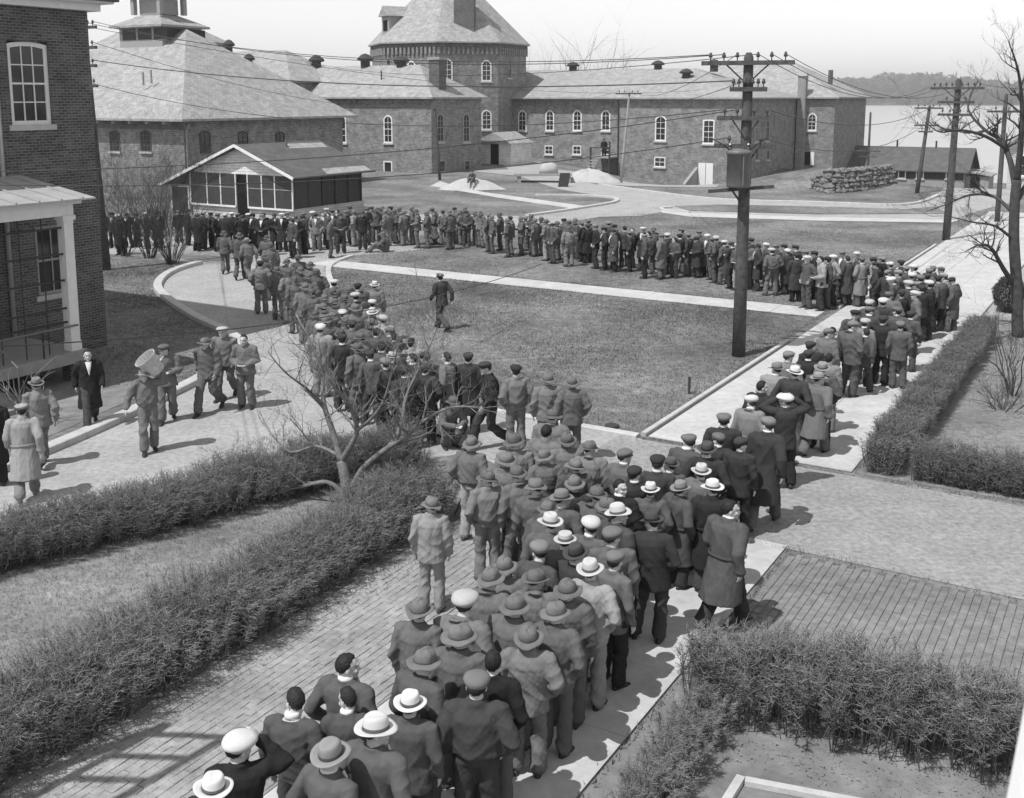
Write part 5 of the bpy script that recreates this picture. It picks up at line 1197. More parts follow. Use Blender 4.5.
def torso_rings(J, prof):
    rs = []
    for t, rx, ry, dy in prof:
        p, d = spine(J, t); x = V3(1,0,0)
        if 'sh' in J and t > .6:
            x = (J['sh'][1]-J['sh'][-1]).normalized()
        y = d.cross(x).normalized(); rs.append((p + y*dy, x*rx, y*ry))
    return rs
def make_body(kind, yaw):
    J = POSE[kind]; m = MB()
    m.rings(torso_rings(J, [(-.12,.10,.08,0),(0,.145,.10,0),(.3,.13,.09,0),(.65,.155,.105,0),(.86,.16,.09,0),(1.0,.065,.06,0),(1.06,.055,.055,.01)]), 16)
    for s in (-1,1):
        limb(m, [J['hip'][s], J['knee'][s], J['ankle'][s]], [.078,.052,.038], 10)
        limb(m, [J['sh'][s], J['el'][s], J['wr'][s]], [.048,.036,.026], 10)
        w_ = J['wr'][s]; d = J['hd'][s].normalized(); side = V3(-s,0,0) - d*V3(-s,0,0).dot(d)
        if side.length < .3: side = V3(0,1,0) - d*V3(0,1,0).dot(d)
        fwd = (V3(0,1,0) - d*V3(0,1,0).dot(d)); fwd = fwd.normalized() if fwd.length > .3 else side.normalized()
        pal = fwd.cross(d)*s
        if pal.dot(V3(-s,0,0)) < 0: pal = -pal
        # palm, four fingers with a knuckle bend, thumb from the side of the palm
        m.rings([(w_ - d*.01, fwd*.026, pal*.022), (w_+d*.03, fwd*.038, pal*.018), (w_+d*.085, fwd*.044, pal*.017), (w_+d*.10, fwd*.040, pal*.012)], 10)
        for i, l in enumerate((.066,.076,.072,.056)):
            b = w_ + d*.085 + fwd*(.033-.0222*i); k = b + d*l*.55 + pal*.006; e = k + d*l*.38 + pal*l*.32
            m.tube([b, k, e, e+d*.004], [.0100,.0096,.0085,.004], 7)
        b = w_ + d*.03 + fwd*.034; k = b + d*.035 + fwd*.024 + pal*.008; e = k + d*.035 + pal*.010; m.tube([b - fwd*.012, b, k, e], [.011,.012,.011,.008], 7)
    # neck and head
    H = J['head']; Rz = Matrix.Rotation(yaw, 3, 'Z') @ Matrix.Rotation(J['pitch'], 3, 'X'); hp = lambda x, y, z: H + Rz @ V3(x,y,z)
    limb(m, [J['neck'] - V3(0,0,.04), hp(0,-.015,-.06)], [.062,.058], 12)
    def blob(c, rx, ry, rz, n=14, k=10):
        m.rings([(hp(c[0],c[1],c[2]-rz*math.cos(math.pi*i/k)), Rz @ V3(max(rx*math.sin(math.pi*i/k),.001),0,0), Rz @ V3(0,max(ry*math.sin(math.pi*i/k),.001),0)) for i in range(k+1)], n)
    blob((0,-.008,.03), .076, .096, .096); blob((0,.022,-.035), .060, .070, .085); blob((0,.055,-.095), .034, .034, .028); blob((0,.088,.028), .052, .014, .012)
    m.rings([(hp(0,.080,.012), Rz @ V3(.010,0,0), Rz @ V3(0,.010,0)), (hp(0,.094,-.012), Rz @ V3(.013,0,0), Rz @ V3(0,.014,0)), (hp(0,.104,-.030), Rz @ V3(.017,0,0), Rz @ V3(0,.016,0)), (hp(0,.090,-.042), Rz @ V3(.014,0,0), Rz @ V3(0,.010,0))], 8)
    blob((0,.080,-.066), .026, .016, .010); 
    for s in (-1,1): blob((s*.078,-.008,-.005), .012, .022, .032, 8, 6); blob((s*.042,.062,-.025), .022, .022, .022, 8, 6)
    inv = np.array(Rz.inverted()); Hc = np.array(H)
    def tint(co):
        q = (co-Hc) @ inv.T; g = np.full(len(co), .46); x, y, z = np.abs(q[:,0]), q[:,1], q[:,2]
        front = y > .045
        g[front & (((x-.032)/.015)**2 + ((z-.008)/.009)**2 < 1)] = .15
        g[front & (np.abs(z-.030-.1*(x-.03)*0) < .007) & (x > .014) & (x < .054)] = .17
        g[front & (np.abs(z+.067) < .006) & (x < .024)] = .2
        g[(y > .02) & (z < -.03) & (z > -.13) & (x > .03)] *= .93
        return g
    return remesh('person', m, .0095, 2, .42, None, 'skin', tint)
JACKETS = {  # t, rx, ry, dy from the hem up
    'work': [(-.30,.228,.17,-.01),(-.25,.232,.175,-.01),(-.1,.225,.17,-.01),(.15,.208,.155,-.005),(.45,.215,.155,-.01),(.70,.224,.15,-.01),(.84,.205,.125,-.005),(.93,.135,.10,0),(1.02,.088,.083,0),(1.10,.080,.077,.01)],
    'blouse': [(-.04,.172,.128,0),(.03,.176,.13,0),(.12,.222,.172,-.01),(.3,.218,.168,-.01),(.55,.218,.158,-.01),(.74,.222,.148,-.01),(.85,.20,.12,-.005),(.93,.13,.098,0),(1.02,.086,.082,0),(1.09,.078,.075,.01)],
    'suit': [(-.38,.205,.15,-.01),(-.3,.205,.152,-.01),(-.1,.195,.145,-.005),(.2,.178,.13,0),(.4,.19,.135,0),(.7,.218,.14,0),(.85,.205,.118,-.005),(.93,.13,.095,0),(1.0,.086,.08,.0),(1.07,.078,.073,.005)],
    'coat': [(-1.0,.262,.205,-.012),(-.85,.258,.20,-.012),(-.55,.245,.188,-.01),(-.2,.228,.172,-.005),(.12,.205,.153,0),(.4,.208,.152,0),(.7,.232,.152,0),(.85,.218,.13,-.005),(.93,.145,.105,0),(1.02,.092,.087,0),(1.10,.084,.08,.005)],
    'sweater': [(-.10,.168,.125,0),(0,.172,.128,0),(.08,.182,.135,0),(.3,.18,.13,0),(.55,.195,.135,0),(.74,.208,.132,0),(.86,.195,.11,0),(.94,.12,.09,0),(1.02,.078,.074,0)]}
def make_jacket(kind, style, seed):
    J = POSE[kind]; m = MB(); prof = JACKETS[style]
    if J['low']: prof = [q for q in prof if q[0] > -.25]
    rs = torso_rings(J, prof); n = 20
    if style == 'coat' and not J['low']:
        k = .10 if kind in ('walk','stride') else 0
        rs = [(c + V3(0, -k*.4*max(0,-q[0]), 0), x, y*(1+k*2.2*max(0,-q[0]))) for (c,x,y), q in zip(rs, prof)]
    m.rings(rs, n)
    R_ = {'work':(.094,.080,.062,.062),'blouse':(.094,.082,.060,.058),'suit':(.086,.070,.060,.060),'coat':(.098,.082,.074,.074),'sweater':(.080,.064,.052,.048)}[style]
    for s in (-1,1):
        sh, el, wr = J['sh'][s], J['el'][s], J['wr'][s]
        limb(m, [V3(sh.x*.55, sh.y, sh.z+.005), sh, el, el.lerp(wr,.86), wr], [.075, R_[0], R_[1], R_[2], R_[3]], 14)
    if style in ('work','blouse','suit','coat'):      # turned collar
        p, d = spine(J, 1.0); yv = d.cross(V3(1,0,0)); r1 = .088 if style != 'suit' else .08
        m.rings([(p-d*.025, V3(r1+.012,0,0), yv*(r1+.008)), (p+d*.012, V3(r1+.006,0,0), yv*(r1+.002)), (p+d*.035, V3(r1-.012,0,0), yv*(r1-.014))], 18)
    if style in ('work','blouse'):
        for s in (-1,1):                               # cuffs
            wr, el = J['wr'][s], J['el'][s]; d = (wr-el).normalized(); m.tube([wr-d*.035, wr+d*.03], [.055,.052], 12)
    amp = {'work':.0080,'blouse':.0080,'suit':.0052,'coat':.0065,'sweater':.0048}[style]
    st = {'work':(1,1,.9),'blouse':(1,1,.9),'suit':(1,1,.7),'coat':(1.1,1.1,.35),'sweater':(.6,.6,1.2)}[style]
    return remesh('jacket' if style != 'coat' else 'overcoat', m, .0145, 2, None, with_seams(folds(amp, seed, 1.0, st, spine(J,.15)[0].z), style, J), 'cloth')
def with_seams(f, style, J):
    zs = J['sh'][1].z
    def g(co, no):
        x, y, z = co[:,0], co[:,1], co[:,2]; d = f(co, no)
        d = d - .009*np.exp(-((np.abs(x)-.187)/.012)**2)*np.exp(-((z-zs+.08)/.10)**2)          # armhole seam
        if style in ('suit','coat'): d = d - .005*np.exp(-(x/.007)**2)*(y < 0)                   # back seam
        if style == 'work': d = d - .005*np.exp(-((z-zs+.10)/.008)**2)*(np.abs(x) < .18)          # yoke seam
        return d
    return g
def make_trousers(kind, seed):
    J = POSE[kind]; m = MB(); p, d = spine(J, 0)
    m.rings(torso_rings(J, [(-.13,.12,.10,-.01),(-.06,.165,.125,-.01),(.04,.165,.118,0),(.12,.15,.11,0),(.2,.145,.105,0)]), 18)
    for s in (-1,1):
        h, k, a = J['hip'][s], J['knee'][s], J['ankle'][s]; d2 = (a-k).normalized()
        limb(m, [h+(h-k).normalized()*-.0, h.lerp(k,.5), k, a - d2*.02], [.104,.100,.090,.098], 14)
    return remesh('trousers', m, .015, 2, None, folds(.0095, seed, .9, (.8,1,.8), J['knee'][1].z), 'cloth')
def shoe_mesh():
    m = MB(); rs = [(-.085,.020,.030,.062),(-.07,.034,.045,.075),(-.02,.038,.048,.078),(.04,.040,.040,.066),(.10,.046,.030,.05),(.16,.044,.024,.04),(.195,.030,.018,.032),(.207,.010,.010,.024)]
    m.rings([((0,y,zc*.62), (rx,0,0), (0,0,rz)) for y, rx, rz, zc in rs], 12)
    for i, v in enumerate(m.v): m.v[i] = (v[0], v[1], max(v[2], 0))
    me = bpy.data.meshes.new('shoe'); me.from_pydata([tuple(v) for v in m.v], [], m.f); me.materials.append(MATS['leather']); me.shade_smooth(); return me
SHOE = shoe_mesh()
def simple(name, m, material, smooth=True):
    me = bpy.data.meshes.new(name); me.from_pydata([tuple(v) for v in m.v], [], m.f)
    bm = bmesh.new(); bm.from_mesh(me); bmesh.ops.remove_doubles(bm, verts=bm.verts[:], dist=1e-5); bmesh.ops.recalc_face_normals(bm, faces=bm.faces[:]); bm.to_mesh(me); bm.free()
    me.materials.append(MATS[material]); 
    if smooth: me.shade_smooth()
    return me
def brim(r0, r1, z, th, shape, n=32):
    """ring brim; shape(angle) -> (extra radius, height at the edge)"""
    m = MB(); vs = []
    for lay in range(2):
        for k in range(4):
            for i in range(n):
                a = 2*math.pi*i/n; t = k/3; er, ez = shape(a); r = r0+(r1+er-r0)*t
                vs.append((r*.88*math.cos(a), r*math.sin(a), z + ez*t**1.5 + (th if lay else 0)))
    fs = []
    for lay in range(2):
        o = lay*4*n
        for k in range(3):
            for i in range(n):
                j = (i+1)%n; q = (o+k*n+i, o+k*n+j, o+(k+1)*n+j, o+(k+1)*n+i); fs.append(q if not lay else q[::-1])
    for i in range(n):
        j = (i+1)%n; fs.append((3*n+i, 3*n+j, 7*n+j, 7*n+i)); fs.append((i, 4*n+i, 4*n+j, j))
    m.add(vs, fs); return m
def crown(prof, pinch=None, n=28, panels=0):
    m = MB(); vs = []; prof = list(prof) + ([(.002, prof[-1][1])] if prof[-1][0] < .03 else []); k = len(prof)
    for r, z in prof:
        for i in range(n):
            a = 2*math.pi*i/n; x, y = r*.87*math.cos(a), r*math.sin(a); zz = z
            if panels:
                q = 1 - .045*abs(math.cos(a*panels/2))**8; x *= q; y *= q; zz += (-.010*max(0,math.sin(a*2+1)) - .007*math.sin(a*3+z*40))*min(1, max(0,(z-.05)/.05)); x *= 1+.03*math.sin(z*70+a)
            if pinch: x, y, zz = pinch(x, y, zz)
            vs.append((x, y, zz))
    fs = [(i*n+j, i*n+(j+1)%n, (i+1)*n+(j+1)%n, (i+1)*n+j) for i in range(k-1) for j in range(n)] + [tuple(range(n))[::-1], tuple(range((k-1)*n, k*n))]
    m.add(vs, fs); return m
HATS = {}
def mkhats():
    # felt hat with creased crown
    def pf(x, y, z):
        if z > .09:
            t = (z-.09)/.06; z -= .016*t*math.exp(-(x/.042)**2)*(1 if y > -.07 else .4); x *= 1-.20*t*max(0, y)/.09
        return x, y, z
    c = simple('hat', crown([(.098,.03),(.099,.06),(.096,.095),(.091,.125),(.080,.145),(.06,.152),(.02,.152)], pf), 'felt')
    b = simple('brim', brim(.094,.168,.03,.006, lambda a: (.004*math.cos(2*a), .020*abs(math.cos(a))**2 - .012*max(0,math.sin(a)))), 'felt')
    bd = simple('hat_band', crown([(.1005,.034),(.1012,.036),(.1005,.066),(.099,.067)]), 'felt')
    HATS['fedora'] = (c, b, bd)
    b2 = simple('brim', brim(.094,.160,.03,.006, lambda a: (0, .004)), 'felt')
    c2 = simple('hat', crown([(.097,.03),(.097,.06),(.096,.105),(.092,.118),(.07,.121),(.02,.121)]), 'felt')
    HATS['boater'] = (c2, b2, bd)
    # soft work hat: domed crown, drooping wavy brim
    c = simple('hat', crown([(.104,.02),(.110,.045),(.108,.075),(.100,.102),(.082,.122),(.050,.134),(.015,.137)], None, 30, 6), 'cloth')
    HATS['bucket'] = (c, simple('brim', brim(.100,.172,.024,.005, lambda a: (.010*math.sin(3*a+1), -.016+.016*math.sin(2*a+.5)+.009*math.sin(5*a))), 'cloth'), None)
    HATS['bucket_up'] = (c, simple('brim', brim(.100,.176,.024,.005, lambda a: (.008*math.sin(3*a), .040*abs(math.cos(a))**1.5-.018+.008*math.sin(4*a))), 'cloth'), None)
    # flat cap
    def cap(full):
        m = MB(); n = 26; vs = []; prof = [(.094,.02,0),(.100,.04,0),(.118*full,.062,.010),(.124*full,.082,.018),(.114*full,.104*full**.5,.020),(.085*full,.122*full**.6,.016),(.045,.130*full**.7,.012),(.012,.132*full**.7,.010),(.002,.132*full**.7,.010)]
        for r, z, dy in prof:
            for i in range(n):
                a = 2*math.pi*i/n; vs.append((r*.92*math.cos(a), r*1.02*math.sin(a)+dy, z - .13*max(0, r*math.sin(a)-.02)))
        k = len(prof); m.add(vs, [(i*n+j, i*n+(j+1)%n, (i+1)*n+(j+1)%n, (i+1)*n+j) for i in range(k-1) for j in range(n)] + [tuple(range(n))[::-1], tuple(range((k-1)*n, k*n))])
        return simple('cap', m, 'felt')
    v = MB(); vs = []; n = 12
    for lay in (0, .008):
        for rr in (.088, .145):
            for i in range(n+1):
                a = R(25)+R(130)*i/n; y = rr*math.sin(a); vs.append((.088*math.cos(a)*(1.0 if rr < .1 else .9), y*.95+.005, .030 - (.022 if rr > .1 else 0) + lay))
    q = n+1; fs = []
    for i in range(n): fs += [(i, i+1, q+i+1, q+i), (2*q+i, 3*q+i, 3*q+i+1, 2*q+i+1), (q+i, q+i+1, 3*q+i+1, 3*q+i)]
    v.add(vs, fs); vis = simple('visor', v, 'felt')
    HATS['cap'] = (cap(1.0), vis, None); HATS['newsboy'] = (cap(1.14), vis, None)
    # peaked service cap
    m = crown([(.096,.02),(.098,.06),(.118,.085),(.128,.098),(.122,.108),(.07,.114),(.02,.115)]); HATS['peaked'] = (simple('cap', m, 'felt'), vis, simple('hat_band', crown([(.0985,.022),(.0992,.024),(.0992,.058),(.098,.06)]), 'felt'))
mkhats()
def hair_mesh():
    m = MB(); n, k = 26, 16; vs = []
    for i in range(k+1):
        ph = math.pi*i/k
        for j in range(n):
            a = 2*math.pi*j/n; x, y, z = math.sin(ph)*math.cos(a), math.sin(ph)*math.sin(a), -math.cos(ph); s = 1.0
            face = (y > .42 + .9*(z-.2)*(0 if z > .2 else 1) - (0 if z > .2 else .1)) and z < .62
            low = z < -.90 or (z < -.25 and y > -.25)
            if face or low: s = .78
            w_ = .012*(math.sin(a*5+z*9)+.7*math.sin(a*9-z*14)+.8*math.sin(a*3+2))
            vs.append((x*(.0825+w_*.2)*s*(.82 if z < -.5 else 1), (y*.102-.010)*s*(.9 if z < -.5 else 1), .026+z*(.112+w_*.25)*s))
    m.add(vs, [(i*n+j, i*n+(j+1)%n, (i+1)*n+(j+1)%n, (i+1)*n+j) for i in range(k) for j in range(n)])
    return simple('hair', m, 'hair')
HAIR = hair_mesh()
def collar_mesh():
    m = MB(); m.rings([((0,0,-.015),(.071,0,0),(0,.071,0)), ((0,0,.03),(.066,0,0),(0,.066,0)), ((0,0,.034),(.058,0,0),(0,.058,0))], 18); return simple('shirt_collar', m, 'cloth')
COLLAR = collar_mesh()
def shirt_mesh():
    m = MB(); vs = []; n = 7
    for i in range(n):
        t = i/(n-1); z = 1.47-.27*t; w_ = .062*(1-t)+.006; y = .080+.075*min(1, t*2.2)
        for sx in (-1,-.5,0,.5,1): vs.append((w_*sx, y+.012*(1-abs(sx)), z))
    vs += [(x, y-.03, z) for x, y, z in vs]; fs = []; q = n*5
    for i in range(n-1):
        for j in range(4): a = i*5+j; fs += [(a,a+1,a+6,a+5), (q+a+5,q+a+6,q+a+1,q+a)]
        for j in (0,4): a = i*5+j; fs.append((a,a+5,q+a+5,q+a))
    m.add(vs, fs); return simple('shirt_front', m, 'cloth')
SHIRT = shirt_mesh()
CACHE = {}
def cached(key, fn):
    if key not in CACHE: CACHE[key] = fn()
    return CACHE[key]
def kid(name, me, parent, col=None, loc=(0,0,0), rot=(0,0,0)):
    o = bpy.data.objects.new(name, me); C.objects.link(o); o.parent = parent; o.location = loc; o.rotation_euler = rot
    if col is not None: o.color = (col, col, col, 1)
    return o
def belt_mesh():
    m = MB(); n = 24; vs = []
    for rx, ry, z in ((.204,.153,-.025),(.217,.164,-.02),(.217,.164,.02),(.204,.153,.025)):
        for i in range(n): a = 2*math.pi*i/n; vs.append((rx*math.cos(a), ry*math.sin(a), z+.004*math.sin(a*3)))
    m.add(vs, [(b*n+i, b*n+(i+1)%n, ((b+1)%4)*n+(i+1)%n, ((b+1)%4)*n+i) for b in range(4) for i in range(n)]); return simple('belt', m, 'cloth')
BELT = belt_mesh()
def person(pos, az, pose, jacket, jc, tc, hat, hc, yaw=0.0, scale=1.0, hairc=.02, shoec=.03, collar=False, shirt=False, bandc=None, variant=0, belt=False):
    J = POSE[pose]; yk = {-1:-.9, 0:0.0, 1:.9}[yaw] if yaw in (-1,0,1) else yaw
    me = cached(('body',pose,yk), lambda: make_body(pose, yk))
    o = bpy.data.objects.new('person', me); C.objects.link(o); o.location = pos; o.rotation_euler = (0,0,-R(az)); wd = scale*random.uniform(.95,1.13); o.scale = (wd, wd, scale)
    jm = cached(('j',pose,jacket,variant), lambda: make_jacket(pose, jacket, variant*31+len(CACHE)))
    kid('overcoat' if jacket == 'coat' else 'sweater' if jacket == 'sweater' else 'jacket', jm, o, jc)
    kid('trousers', cached(('t',pose,variant), lambda: make_trousers(pose, 50+variant*17+len(CACHE))), o, tc)
    for s in (-1,1):
        a = J['ankle'][s]; fp = J['footpitch'][s]; kid('shoe', SHOE, o, shoec, (a.x, a.y, max(a.z-.09, 0)+(.02 if fp else 0)), (fp,0,J['foot'][s]))
    if belt and not J['low']: kid('belt', BELT, o, jc*.85, spine(J,.12)[0])
    hr = (J['pitch'],0,yk); H = J['head']
    hr_ = kid('hair', HAIR, o, hairc, H, hr)
    if hat: hr_.scale = (1, 1, .84)
    if collar: kid('shirt_collar', COLLAR, o, .6, J['neck']+V3(0,.0,.022))
    if shirt and not J['low']: kid('shirt_front', SHIRT, o, .65, (0, (.03 if jacket == 'coat' else .008) + (J['neck'].y+.01), 0))
    if hat:
        c, b, bd = HATS[hat]; up = Matrix.Rotation(yk,3,'Z') @ Matrix.Rotation(J['pitch'],3,'X')
        tilt = random.uniform(-.02,.22); k = kid('cap' if 'cap' in hat or hat in ('newsboy','peaked') else 'hat', c, o, hc, H + up @ V3(0,-.006,.004), (J['pitch']+tilt, random.uniform(-.06,.06), yk))
        kid('visor' if hat in ('cap','newsboy','peaked') else 'brim', b, k, hc if hat != 'peaked' else .02)
        if bd is not None: kid('hat_band', bd, k, bandc if bandc is not None else min(hc*.3, .1))
    return o

# ---- the crowd: hat position as sighted, garment, tone, hat, pose, head turn
TONE = {'k':.022,'d':.042,'m':.085,'g':.115,'w':.15,'l':.24,'p':.5}
JK = {'W':'work','B':'blouse','S':'suit','O':'coat','M':'sweater'}
HT = {'b':('bucket',.145),'u':('bucket_up',.155),'f':('fedora',.56),'F':('fedora',.09),'g':('fedora',.24),'t':('boater',.56),'c':('cap',.17),'C':('cap',.05),'w':('newsboy',.52),'k':('peaked',.08),'n':(None,0)}
PS = {'s':'stand','p':'pockets','o':'slouch','c':'clasp','x':'crossed','w':'walk','r':'stride','H':'hatfix','h':'onehand','q':'crouch','i':'sit','e':'eat','y':'carry'}
CROWD = {
'front': (24, '''210 782 Sd f s|238 741 Sk w h 0|292 695 Mm n s|334 745 Sm g s|346 662 Sm n p -1|347 690 Sm n o|370 725 Sm f p|410 696 Sg f s|419 657 Sm b o|480 673 Bd c s
489 660 Sk n s|423 604 Ww u s|458 599 Ww w o|460 630 Ww b s|489 573 Ww b o|532 629 Ww b s|551 609 Ww b p|536 570 Ww u o -1|566 582 Wg b s|535 552 Sm c o|562 534 Sk t s|552 521 Sm f o 1|588 565 Wl f s
603 554 Sg c s|594 522 Sg w s|626 508 Om f s|638 514 Sd F s|546 505 Wg b o|573 494 Sm g s|591 493 Wg b o|574 479 Sd b s|622 483 Bk n s -1.9|652 484 Om f p|672 485 Om g s
700 467 Sg f s 1|710 483 Od f s|727 505 Om n w|656 458 Sd C s|687 437 Sm c s|707 445 Sd F s|719 436 Sd c s|624 452 Bg c s|610 530 Sg c s|640 470 Sd C s|604 500 Wg b s|668 462 Sm F s|520 560 Ww b s|515 600 Ww b s|575 548 Sd F s'''),
'group': (6, '''431 500 Wl b s|471 439 Bw b p|490 474 Bw b s|521 471 Bg b o|515 437 Ww b s|545 452 Ww b p|549 428 Ww n s|564 435 Ww b s|590 444 Ww u o -1|552 412 Ww b s|516 367 Bw C p|548 376 Ww b s|572 379 Wg b p|532 480 Wg b o|505 455 Ww b s|575 462 Wg b s'''),
'walk': (30, '''724 416 Sd c s|751 398 Ol w s|767 421 Od c r|762 383 Bd n s -1|786 397 Sd w H|780 366 Sl g s|797 368 Sd f s|811 375 Og g w|791 353 Sw c s -1|812 343 Sd C s|822 365 Bm g s|829 355 Wl n s|828 330 Ww c s|837 329 Wm n s
864 330 Sm n w|856 311 Sm C c 0 @200|868 320 Sl w s|870 308 Sm c s|880 300 Sd w s|901 308 Sm c p|907 313 Sm C s|890 293 Sg c s|873 301 Sg w s|740 440 Sd C s|806 352 Sd C s|846 322 Wg c s|885 318 Sd C s|895 322 Sm c s'''),
'bend': (-30, '''905 292 Sd C s|914 292 Sg w p 0 @290|929 282 Sd w s|945 275 Ol c s|952 278 Og C s|913 274 Sm w s|926 269 Sm c s|934 267 Sm c s|918 266 Sg w s|939 276 Sm C s|910 282 Sm w s|900 271 Sm c s|883 258 Sd c s|902 261 Sd C s|892 263 Sm w s|877 263 Sm C s
921 276 Sd c s|906 267 Sm c s|932 275 Sd C s|895 278 Sm w s|888 271 Sd c s|923 286 Sd C s|942 268 Sm c s|917 283 Sm c s'''),
'lawn': (285, '''865 258 Ol c c|849 257 Om n c|837 256 Sl w p|828 258 Sm C s|821 257 Sl n c|810 257 Wg w p 0 @250|806 251 Sm c s|798 254 Od C s 0 @350|788 250 Od w s 0 @340|796 246 Sm C s|773 249 Bg w s 0 @350|767 244 Wg w s|777 245 Sm c s|758 245 Od F p|747 242 Wg c c|752 239 Sd C s
725 241 Om w s|718 237 Wg w p|713 238 Wg c s|705 235 Om w p|696 237 Od C c|690 234 Sm c s|684 235 Sd C s|682 229 Wg c s|675 238 Sm n c|668 234 Sd w s|662 235 Og c s|653 228 Wg b s|650 232 Wg n s|643 228 Od w s 0 @220|635 229 Sd n s|623 227 Sm n s 0 @340
614 230 Og C s|609 222 Sm c s|605 228 Sd C p|596 225 Sd c s|588 225 Od C s 0 @330|582 223 Od c s 0 @300|570 221 Wg u s|569 227 Bw b s 0 @340|558 222 Wg b c|553 224 Wg C s|547 220 Ww u c|540 218 Ww b p|536 219 Wg b s|526 217 Ww b s|519 217 Wg b x|514 217 Wg C c
508 219 Wg b s|500 213 Wg b s|492 216 Ww b s|489 214 Wg b p|481 211 Ww b s|473 212 Ww b c|469 211 Wg C s|461 211 Ww b s|450 211 Ww b c|442 211 Wg C c|427 211 Ww b x|435 222 Ww b q|417 210 Wg b s|405 211 Ww b p|395 210 Wg b c|391 207 Wg C s|387 210 Ww b s|381 207 Wg b s
740 244 Sm w s|733 243 Sd C s|645 235 Sm c s|630 232 Sd c s|590 220 Wg b s|575 219 Wg b s|565 219 Wg C s|532 215 Wg b s|465 208 Wg b s|455 208 Wg C s|434 208 Ww b s|411 207 Wg b s|400 207 Wg b s|815 252 Sd C s|843 252 Sm c s|858 253 Sm w s|870 258 Sd C s|785 245 Sm C s|700 231 Sm c s|617 225 Sm C s'''),
'hut': (190, '''371 207 Wg C s|362 212 Sd F s|354 211 Wl b p|346 211 Sm c s|340 214 Sm F c|338 210 Sg n s|332 211 Sm C s|330 219 Wg n p 0 @80|321 212 Sl n s 0 @160|316 214 Sl C p|312 212 Sd w s|297 217 Sd F c|292 219 Sm C s|282 214 Od w p|272 214 Od F c|262 215 Od c s|253 214 Od C p|249 214 Sd w s|241 216 Od F s
237 214 Od c s 0 @30|225 214 Od w s 0 @20|217 214 Sd c s|204 212 Sd w s 0 @40|196 214 Od c s 0 @30|187 210 Sd C s 0 @60|302 216 Sd C s|307 213 Sm c s|287 213 Sd c s|266 213 Sd C s|232 213 Sd w s|210 213 Sm C s|112 213 Sd C s|119 215 Od w s|127 213 Sd c s|136 214 Sm C s|146 213 Sd w s|157 212 Od C s|178 211 Sd c s|103 212 Sd C s|377 208 Wg b s|366 208 Sm c s|350 207 Sd C s|326 209 Sd w s'''),
'road': (-18, '''224 232 Ww b w|241 234 Wg b w|245 239 Bw g w|266 236 Ww b s|270 244 Wg b s|260 262 Ww C s|264 255 Wg b s|286 260 Ww b s|298 256 Wg b p|289 271 Ww b s|311 263 Ww b s|316 270 Wg b p|294 278 Ww b s|334 281 Wg w s|348 288 Ww b s|362 284 Wg C s|372 283 Ww f s
344 296 Wg b s|325 296 Wl u s|359 294 Wg w s|370 301 Wl w s|372 310 Wg f s|382 317 Wp w s|324 305 Ww b s|346 312 Sd w s|320 326 Wl w p|362 333 Ww b s|371 330 Sm n s|381 344 Sm n s|342 336 Sd C s|396 354 Sm t s|395 334 Sd n s|411 340 Sl n s|413 356 Sd n s|429 353 Od C s|444 354 Sw n p 0 @300|463 355 Od C s|490 363 Bd C r 0 @250
305 285 Ww b s|335 300 Wg b s|352 305 Ww b s|330 318 Wg b s|355 322 Wg C s|336 290 Ww b s|300 268 Wg b s|277 268 Ww b s|385 330 Sm c s|368 320 Wg b s|400 345 Sm C s|425 365 Sd C s|350 330 Ww b s|312 290 Ww b s|316 312 Ww b s|308 275 Wg b s|341 320 Ww b s|372 352 Sm C s|358 345 Ww b s|386 360 Sd c s|405 368 Sd C s'''),
}
def crowd_rows():
    rows = []
    for zone, (az, txt) in CROWD.items():
        for ent in txt.replace('\n', '|').split('|'):
            f = ent.split(); px, py = float(f[0]), float(f[1]); g = f[2]; h = f[3]; ps = f[4] if len(f) > 4 else 's'; yw = 0; a = None
            for x in f[5:]:
                if x[0] == '@': a = float(x[1:])
                else: yw = float(x)
            rows.append(dict(zone=zone, px=px, py=py, g=g[0], tone=g[1], hat=h, pose=ps, yaw=yw, az=a if a is not None else az + random.gauss(0, 38 if zone in ('lawn','hut','bend') else 14), fix=a is not None))
    return rows
rows = crowd_rows()
for d in rows:
    d['scale'] = min(max(random.gauss(1.0, .035), .92), 1.08); hz = {'q':1.06,'i':.9}.get(d['pose'], 1.69)*d['scale']
    d['pos'] = G(d['px'], d['py'], hz); d['pos'].z = 0
for it in range(14):                         # nobody stands inside his neighbour
    for i, a in enumerate(rows):
        for b in rows[i+1:]:
            v = a['pos']-b['pos']; l = v.length
            if l < .46:
                if l < 1e-3: v = Vector((.01,.02,0)); l = v.length
                k = v*(.46-l)/l*.5; a['pos'] += k; b['pos'] -= k
GAR = {'W':'work jacket','B':'short blouse jacket','S':'suit jacket','O':'overcoat','M':'sweater'}
TN = {'k':'black','d':'dark','m':'charcoal','g':'grey','w':'mid-grey','l':'light','p':'white'}
HN = {'b':'work hat','u':'turned-up hat','f':'white fedora','F':'dark fedora','g':'grey fedora','t':'straw boater','c':'grey cap','C':'dark cap','w':'white cap','k':'peaked cap','n':'bare head'}
ZN = {'front':'in foreground crowd','group':'by the hedge end','walk':'on the concrete walk','bend':'where the queue bends','lawn':'in far lawn line','hut':'before the hut','road':'in column on the road'}
ORD = lambda k: '%d%s' % (k, 'th' if 10 <= k % 100 <= 20 else {1:'st',2:'nd',3:'rd'}.get(k % 10, 'th'))
grp = {}
for d in rows: grp.setdefault((d['zone'], d['g'], d['tone'], d['hat']), []).append(d)
